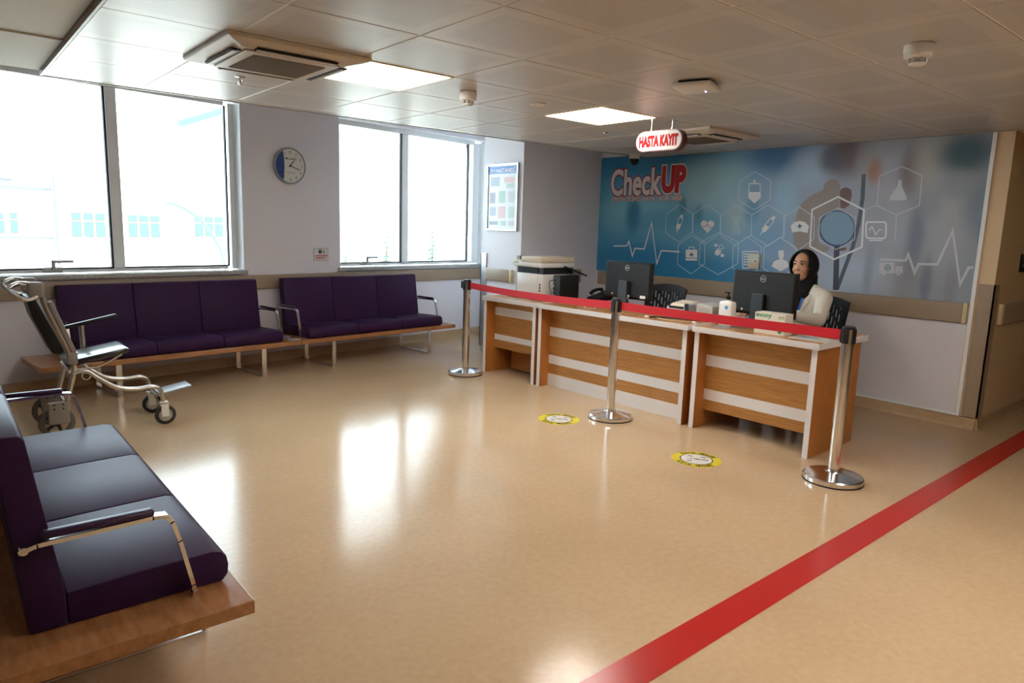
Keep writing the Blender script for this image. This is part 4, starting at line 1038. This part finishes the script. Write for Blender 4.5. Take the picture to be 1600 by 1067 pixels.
# ------------------------------------------------------------------ office chairs (local front = -y)
def office_chair(loc, rz, label):
    r = thing('office_chair', loc, rz, label, 'chair', 'black office chairs')
    MB().rbox(-.23, .23, -.24, .22, .42, .485, .025, 3).build('seat', BLACKM, r, smooth=50)
    bm_ = MB(); NC, NR = 26, 24; Z0, Z1 = .56, .965

    def sp(u, v):
        z = Z0 + (Z1 - Z0) * v; hw = .235 * (1 - .1 * (1 - v)); top = 1 - .09 * (2 * u - 1) ** 2 * v
        return Vector(((2 * u - 1) * hw, .25 + .05 * v - .05 * (2 * u - 1) ** 2, Z0 + (z - Z0) * top))
    gv = {}
    for d in (0, 1):
        for i in range(NC + 1):
            for j in range(NR + 1): gv[(i, j, d)] = bm_.bm.verts.new(sp(i / NC, j / NR) + Vector((0, .016 * d, 0)))
    solid = lambda i, j: 0 <= i < NC and 0 <= j < NR and not (3 <= i <= 22 and 3 <= j <= 19 and i % 2 == 1 and (j + (i // 2) * 2) % 6 not in (0, 1))
    for i in range(NC):
        for j in range(NR):
            if not solid(i, j): continue
            bm_.bm.faces.new([gv[(i, j, 0)], gv[(i + 1, j, 0)], gv[(i + 1, j + 1, 0)], gv[(i, j + 1, 0)]])
            bm_.bm.faces.new([gv[(i, j + 1, 1)], gv[(i + 1, j + 1, 1)], gv[(i + 1, j, 1)], gv[(i, j, 1)]])
            for di, dj, a, c_ in ((-1, 0, (0, 0), (0, 1)), (1, 0, (1, 1), (1, 0)), (0, -1, (1, 0), (0, 0)), (0, 1, (0, 1), (1, 1))):
                if not solid(i + di, j + dj):
                    bm_.bm.faces.new([gv[(i + a[0], j + a[1], 0)], gv[(i + c_[0], j + c_[1], 0)], gv[(i + c_[0], j + c_[1], 1)], gv[(i + a[0], j + a[1], 1)]])
    for v in [v for v in bm_.bm.verts if not v.link_faces]: bm_.bm.verts.remove(v)
    bm_.build('backrest', BLACKM, r)
    MB().tube(smoothpath([(0, .1, .4), (0, .24, .42), (0, .29, .52), (0, .3, .7)]), .022, 10, flat=.6).build('back_support', BLACK, r, smooth=60)
    for s_ in (-1, 1):
        q = MB().tube(smoothpath([(s_ * .24, -.02, .43), (s_ * .28, -.02, .5), (s_ * .28, -.02, .62)]), .016, 8).build('arm_post', BLACK, r, smooth=60)
        MB().rbox(s_ * .28 - .03, s_ * .28 + .03, -.13, .12, .62, .645, .01, 2).build('arm_pad', BLACK, r, smooth=50)
    MB().cyl((0, 0, .08), (0, 0, .42), .026, n=16).build('gas_column', BLACK, r, smooth=40)
    for k in range(5):
        a = k * 2 * PI / 5 + .3
        q = MB().tube([(.02 * math.cos(a), .02 * math.sin(a), .1), (.27 * math.cos(a), .27 * math.sin(a), .075)], [.024, .016], 8).build('base_spoke', BLACK, r, smooth=60)
        MB().lathe([(.027, -.018), (.027, .018)], 16, Matrix.Translation((.27 * math.cos(a), .27 * math.sin(a), .027)) @ Matrix.Rotation(a, 4, 'Z') @ Matrix.Rotation(PI / 2, 4, 'Y') @ Matrix.Rotation(PI / 2, 4, 'X')).build('caster', BLACK, q)
    return r


office_chair((5.25, 4.24, 0), -PI / 2 + .06, 'empty black office chair with a slotted back behind the long desk')
office_chair((5.62, 2.88, 0), -PI / 2 - .06, 'black office chair on which the woman sits')


# ------------------------------------------------------------------ the woman at the desk (local front = -y)
def remesh(mb, vox, it=6):
    me = bpy.data.meshes.new('tmp'); mb.bm.to_mesh(me); mb.bm.free()
    o = bpy.data.objects.new('tmp', me); COL.objects.link(o)
    a = o.modifiers.new('r', 'REMESH'); a.mode = 'VOXEL'; a.voxel_size = vox
    c_ = o.modifiers.new('s', 'SMOOTH'); c_.factor = .5; c_.iterations = it
    bpy.context.view_layer.update()
    out = bpy.data.meshes.new_from_object(o.evaluated_get(bpy.context.evaluated_depsgraph_get()))
    bpy.data.objects.remove(o); bpy.data.meshes.remove(me)
    for p in out.polygons: p.use_smooth = True
    return out


def link(name, me, mt, parent):
    me.name = name; me.materials.clear(); me.materials.append(mt)
    o = bpy.data.objects.new(name, me); COL.objects.link(o); o.parent = parent
    return o


PR = thing('person', (5.66, 2.925, 0), -PI / 2, 'seated woman in black headscarf and cream blazer working at the monitor', 'person')
SKIN = mat('skin', (216, 164, 134), .5)
b = MB()
b.ball((0, -.066, 1.228), (.076, .094, .112)); b.ball((0, -.09, 1.165), (.056, .062, .062)); b.ball((0, -.128, 1.12), (.024, .024, .022))
b.cap((0, -.150, 1.228), (0, -.172, 1.193), .008, .0125); b.ball((.011, -.163, 1.19), .008, 6); b.ball((-.011, -.163, 1.19), .008, 6)
for s_ in (-1, 1):
    b.ball((s_ * .034, -.118, 1.19), (.03, .036, .03)); b.ball((s_ * .032, -.138, 1.254), (.026, .014, .009)); b.ball((s_ * .077, -.05, 1.215), (.01, .022, .032))
b.cap((0, -.045, 1.0), (0, -.06, 1.14), .056, .052)
b.ball((0, -.03, .89), (.155, .1, .155)); b.ball((0, -.005, .73), (.13, .095, .16)); b.ball((0, .02, .6), (.165, .125, .112))
HANDX = {-1: -.205, 1: .13}
for s_ in (-1, 1):
    hx = HANDX[s_]
    b.cap((s_ * .05, -.03, .995), (s_ * .17, -.03, .975), .05, .055); b.cap((s_ * .185, -.03, .965), (s_ * .235, -.2, .8), .05, .04)
    b.cap((s_ * .235, -.2, .8), (hx, -.47, .826), .041, .027)
    b.ball((hx, -.52, .818), (.037, .05, .016)); b.ball((hx, -.49, .822), (.03, .035, .018))
    for k, (dx, ln_) in enumerate(((-.029, .058), (-.01, .07), (.01, .074), (.028, .064))):
        if s_ < 0: dx = -dx
        p0 = Vector((hx + dx, -.555, .82)); p1 = p0 + Vector((dx * .12, -ln_ * .42, .008)); p2 = p1 + Vector((dx * .06, -ln_ * .33, -.008)); p3 = p2 + Vector((0, -ln_ * .2, -.015))
        for a_, c_, ra, rb in ((p0, p1, .0095, .0088), (p1, p2, .0088, .008), (p2, p3, .008, .0072)): b.cap(a_, c_, ra, rb, 8)
    p0 = Vector((hx - s_ * .03, -.5, .818)); p1 = p0 + Vector((-s_ * .028, -.03, -.002)); p2 = p1 + Vector((-s_ * .008, -.034, -.006))
    b.cap(p0, p1, .0115, .0105, 8); b.cap(p1, p2, .0105, .009, 8)
    b.cap((s_ * .085, -.02, .575), (s_ * .1, -.43, .56), .086, .062); b.cap((s_ * .1, -.43, .56), (s_ * .11, -.4, .12), .056, .04); b.cap((s_ * .11, -.39, .055), (s_ * .115, -.53, .04), .042, .034)
body = link('body', remesh(b, .0062, 3), SKIN, PR)

q = MB()            # blazer: one sewn shell
q.ball((0, -.03, .88), (.178, .118, .16)); q.ball((0, -.005, .73), (.152, .118, .17)); q.ball((0, .015, .615), (.185, .145, .1)); q.cap((-.06, -.028, 1.0), (.06, -.028, 1.0), .06, .06)
for s_ in (-1, 1):
    hx = HANDX[s_]
    q.cap((s_ * .05, -.028, 1.0), (s_ * .178, -.03, .975), .06, .064); q.cap((s_ * .19, -.03, .965), (s_ * .24, -.2, .8), .064, .056); q.cap((s_ * .24, -.2, .8), (hx - (hx - s_ * .24) * .14, -.43, .832), .056, .04)
for s_ in (-1, 1): q.cap((s_ * .07, -.02, 1.035), (s_ * .17, -.03, .99), .045, .055)
CREAMC = mat('cream_cloth', (238, 233, 220), .8, bump=(26, .35, .012))
jk = link('blazer', remesh(q, .009, 5), CREAMC, PR)
for s_ in (-1, 1):
    def sy_(x, z):
        ys = []
        for (cy_, cz_, rx_, ry_, rz_) in ((-.03, .88, .178, .118, .16), (-.005, .73, .152, .118, .17)):
            k_ = 1 - (x / rx_) ** 2 - ((z - cz_) / rz_) ** 2
            if k_ > 0: ys.append(cy_ - ry_ * math.sqrt(k_))
        return min(ys) if ys else -.07
    q = MB(); vs = []; fs = []; NL = 12; NWd = 4
    for i_ in range(NL + 1):
        t = i_ / NL; z = 1.005 - .255 * t; xi = .078 - .066 * t; wd = .052 * min(1, (1 - t) * 1.6 + .05) * (.72 if t < .28 else 1.0)
        for k_ in range(NWd + 1):
            x = xi + wd * k_ / NWd; zc = min(z + .02 * k_ / NWd, 1.0); vs.append((s_ * x, sy_(x, zc) - .007, z + .02 * k_ / NWd))
    for i_ in range(NL):
        for k_ in range(NWd): a_ = i_ * (NWd + 1) + k_; fs.append((a_, a_ + 1, a_ + NWd + 2, a_ + NWd + 1))
    q._add(vs, fs); lo = q.build('lapel', CREAMC, jk, smooth=60)
    sd = lo.modifiers.new('thick', 'SOLIDIFY'); sd.thickness = .006; sd.offset = 0
TROUS = mat('dark_trousers', (24, 24, 30), .8)
q = MB()
for s_ in (-1, 1): q.cap((s_ * .085, -.02, .577), (s_ * .1, -.43, .562), .09, .068); q.cap((s_ * .1, -.43, .562), (s_ * .11, -.4, .14), .064, .052)
q.ball((0, .02, .6), (.168, .128, .112))
link('trousers', remesh(q, .011, 4), TROUS, PR)
for s_ in (-1, 1):
    q = MB(); q.cap((s_ * .11, -.385, .05), (s_ * .115, -.54, .042), .046, .04); q.build('shoe', BLACKM, PR, smooth=60)
SCARF = mat('black_scarf', (13, 12, 15), .85, bump=(30, .25, .01))
# scarf: hood swept back from the face opening, then wrapped round neck and chest
q = MB(); NA, NT = 40, 18; C0 = Vector((0, -.062, 1.222)); rr = Vector((.117, .128, .138)); vs = []; fs = []
for i in range(NT + 1):
    for k in range(NA):
        ph = 2 * PI * k / NA; cu, sv = math.cos(ph), math.sin(ph)
        th0 = math.radians(47 + 17 * abs(sv) ** 1.5 + (9 if sv < 0 else 0)); th = th0 + (PI - th0) * i / NT
        d = Vector((math.sin(th) * cu, -math.cos(th), math.sin(th) * sv)); sh = .93 + .07 * min(1, i / 3)
        vs.append(C0 + Vector((d.x * rr.x, d.y * rr.y, d.z * rr.z)) * sh)
for i in range(NT):
    for k in range(NA): fs.append((i * NA + k, i * NA + (k + 1) % NA, (i + 1) * NA + (k + 1) % NA, (i + 1) * NA + k))
q._add(vs, fs)
hood = q.build('headscarf', SCARF, PR, smooth=80)
sm = hood.modifiers.new('thick', 'SOLIDIFY'); sm.thickness = .006; sm.offset = -1
q = MB(); q.cap((0, -.035, .99), (0, -.005, 1.13), .102, .094); q.ball((0, -.07, .97), (.1, .095, .085)); q.ball((.0, -.1, .9), (.075, .075, .1)); q.ball((0, .02, 1.06), (.09, .07, .07))
link('scarf_wrap', remesh(q, .009, 4), SCARF, hood)
EW = mat('eye_white', (226, 220, 214), .2); EI = mat('iris_brown', (40, 26, 20), .15); BRW = mat('brow_dark', (40, 28, 24), .7); LIP = mat('lip', (168, 84, 76), .4)
for s_ in (-1, 1):
    ey = MB().ball((s_ * .032, -.146, 1.234), (.0145, .009, .0065), 8).build('eye', EW, body, smooth=80)
    MB().ball((s_ * .032, -.1525, 1.234), (.0078, .0035, .0066), 8).build('iris', EI, body, smooth=80)
    MB().tube(smoothpath([(s_ * .016, -.1545, 1.2375), (s_ * .032, -.157, 1.243), (s_ * .05, -.146, 1.2375)]), .0022, 6).build('eyelash', BRW, body, smooth=80)
    MB().tube(smoothpath([(s_ * .012, -.158, 1.254), (s_ * .032, -.156, 1.263), (s_ * .055, -.141, 1.256)]), [.0028] * 6 + [.0034] * 6 + [.0018], 6).build('eyebrow', BRW, body, smooth=80)
q = MB(); q.ball((0, -.148, 1.156), (.021, .009, .0045), 8); q.build('upper_lip', LIP, body, smooth=80)
q = MB(); q.ball((0, -.147, 1.148), (.018, .009, .0055), 8); q.build('lower_lip', LIP, body, smooth=80)
q = MB(); q._add([(.05, -.15, .96), (.068, -.145, .96), (.058, -.172, .86), (.04, -.176, .86)], [(0, 1, 2, 3)]); ly = q.build('lanyard', mat('lanyard_blue', (40, 100, 190), .5), PR)
so_ = ly.modifiers.new('thick', 'SOLIDIFY'); so_.thickness = .002
MB().rbox(.022, .072, -.184, -.18, .79, .86, .0015, 1).build('name_badge', WPLAS, PR)

# ------------------------------------------------------------------ outside the windows
ground = tag(MB().prism([(-60, wall_y(-60) + 1), (140, wall_y(140) + 1), (140, 190), (-60, 190)], -6.3, -6).build('ground_outside', mat('pale_paving', (196, 194, 188), .8)), kind='structure')
HB = 62.


def fs_(x, y, d=HB):
    P = hit(x, y, WN * d, WN); return P.dot(WU), P.z


PLAS = mat('white_render', (236, 234, 230), .8, bump=(3, .1)); ROOFM = mat('grey_roof', (74, 76, 86), .7); PANE = mat('far_glass', (64, 78, 82), .5, spec=.3); FRM = mat('far_frame', (108, 80, 70), .6)
bl = thing('neighbour_building', WN * HB, WA, 'long white low building with brown framed windows outside the wide window', 'building')
sa, za = fs_(79, 299); s0, _ = fs_(-60, 299); se, ze = fs_(420, 300)
MB().box(s0 - 4, sa, .0, 12, -6, za).build('wall', PLAS, bl); MB().box(sa, se, -.6, 12, -6, ze - .05).build('wall', PLAS, bl)
MB().box(s0 - 4, sa + .1, -.25, 12.2, za, za + .25).build('parapet', ROOFM, bl); MB().box(sa, se, -.75, 12.2, ze - .05, ze + .12).build('parapet', PLAS, bl)
g0, gz = fs_(118, 297); g1, gt = fs_(162, 284)
MB().prism([(g0, gz), (g1 + 2.2, gz), (g1, gt)], -3, -7, Matrix(((1, 0, 0, 0), (0, 0, -1, 0), (0, 1, 0, 0), (0, 0, 0, 1)))).build('gable_roof', ROOFM, bl)
p0, pz = fs_(166, 279); p1, _ = fs_(284, 281)
pb = MB().box(p0, p1, 3.2, 10, ze, pz).build('roof_room', PLAS, bl)
MB().box(p0 - .3, p1 + .3, 3, 10.2, pz, pz + .2).build('roof_room_cap', ROOFM, pb)
for (x0, y0, x1, y1), cc in (((195, 283, 212, 300), (70, 86, 120)), ((217, 287, 232, 300), (180, 110, 60))):
    a, zt = fs_(x0, y0); c_, zb = fs_(x1, y1); MB().box(a, c_, 3.05, 3.2, zb, zt).build('roof_room_board', mat('board_%d' % cc[0], cc, .6), pb)
c0, ct = fs_(3, 281); c1, cb = fs_(18, 298)
MB().box(c0, c1, 1, 2.4, cb, ct).build('chimney', PLAS, bl); MB().box(c0 - .4, c1 + .3, .8, 2.6, ct, ct + .2).build('chimney_cap', ROOFM, bl)
for (x0, y0, x1, y1, n, yy) in ((104, 330, 163, 372, 3, -.6), (193, 334, 247, 372, 3, -.6), (297, 336, 345, 371, 3, -.6), (-28, 330, 10, 366, 2, 0), (12, 330, 31, 366, 1, 0)):
    a, zt = fs_(x0, y0); c_, zb = fs_(x1, y1); wn = MB().box(a, c_, yy - .04, yy + .02, zb, zt).build('window', FRM, bl)
    for k in range(n):
        w0 = a + (c_ - a) * k / n + .1; w1 = a + (c_ - a) * (k + 1) / n - .1; zm = zb + (zt - zb) * .66
        for z0, z1 in ((zb + .1, zm - .06), (zm + .06, zt - .1)): MB().box(w0, w1, yy - .06, yy - .03, z0, z1).build('pane', PANE, wn)
bz_ = fs_(60, 374)[1]
MB().box(s0 - 4, sa, -.12, .0, bz_, bz_ + .2).build('string_course', ROOFM, bl)
MB().cyl((sa + .0, -.75, -6), (sa, -.75, ze), .1, n=8).build('downpipe', ROOFM, bl)

LAMP = mat('pale_blue_steel', (70, 90, 104), .5)
lp = thing('street_lamp', (0, 0, 0), 0, 'pale arched street lamp outside the wide window', 'street lamp')
pts = [hit(x, y, WN * 20, WN) for x, y in ((252, 317), (272, 319), (292, 328), (310, 341), (326, 359), (340, 381), (350, 410))]
e_ = pts[-1]; base_ = Vector((e_.x + .3, e_.y, -6)); lp.location = base_
pts += [Vector((e_.x + .25, e_.y, e_.z - 1.5)), base_]
MB().tube(smoothpath([p - base_ for p in pts], 5), .045, 10).build('pole', LAMP, lp, smooth=60)
hd = pts[0] - base_
MB().rbox(hd.x - .45, hd.x + .1, hd.y - .12, hd.y + .12, hd.z - .07, hd.z + .05, .03, 2).build('lamp_head', mat('lamp_head', (200, 206, 210), .5), lp, smooth=50)
gn = thing('gantry', (0, 0, 0), 0, 'pale blue slanting beam on a mast outside the wide window', 'beam')
a_, c_ = hit(280, 193, WN * 20, WN), hit(375, 165, WN * 20, WN); gb = Vector((c_.x, c_.y, -6)); gn.location = gb
d_ = (c_ - a_); Lg = d_.length; xa = d_.normalized(); ya = Vector((0, 0, 1)).cross(xa).normalized(); za_ = xa.cross(ya)
Mg = Matrix((xa, ya, za_)).transposed().to_4x4(); Mg.translation = a_ - gb
MB().box(0, Lg + .3, -.15, .15, -.09, .09, Mg).build('arm', mat('beam_blue', (58, 84, 112), .5), gn, bevel=.02)
MB().box(-.15, .15, -.15, .15, 0, c_.z + 6).build('mast', LAMP, gn)


def conifer(px_, py_, d, wpx, label):
    P = hit(px_, py_, WN * d, WN); H_ = P.z + 6; R_ = wpx / FPX * d * 1.0
    r = thing('conifer_tree', (P.x, P.y, -6), random.random(), label, 'tree', 'conifers outside the windows')
    MB().tube([(0, 0, 0), (0, 0, H_ * .95)], [.14, .02], 8).build('trunk', mat('bark', (110, 96, 84), .9), r)
    q = MB(); rnd = random.Random(px_)
    for k in range(26):
        t = k / 25; z = H_ * (.12 + .86 * t); rad = R_ * (1 - t) ** .8 + .05; n = max(7, int(22 * (1 - t)))
        for j in range(n):
            a = 2 * PI * (j + rnd.random()) / n; L_ = rad * rnd.uniform(.7, 1.1); dr = L_ * rnd.uniform(.25, .5); wv = .22 * L_ + .04
            ca, sa_ = math.cos(a), math.sin(a); tip = (ca * L_, sa_ * L_, z - dr)
            q._add([(0, 0, z), (ca * L_ * .6 - sa_ * wv, sa_ * L_ * .6 + ca * wv, z - dr * .5), tip, (ca * L_ * .6 + sa_ * wv, sa_ * L_ * .6 - ca * wv, z - dr * .5), (ca * L_ * .55, sa_ * L_ * .55, z - dr * .25)], [(0, 1, 4), (1, 2, 4), (2, 3, 4), (3, 0, 4), (0, 3, 2, 1)])
    q.build('foliage', mat('conifer_green', (60, 88, 76), .85), r)['kind'] = 'stuff'


conifer(604, 328, 34, 34, 'taller pale conifer seen through the narrow window')
conifer(676, 346, 34, 40, 'lower wider pale conifer beside the taller one outside')
conifer(540, 372, 34, 30, 'low pale conifer at the edge of the narrow window by the wall')
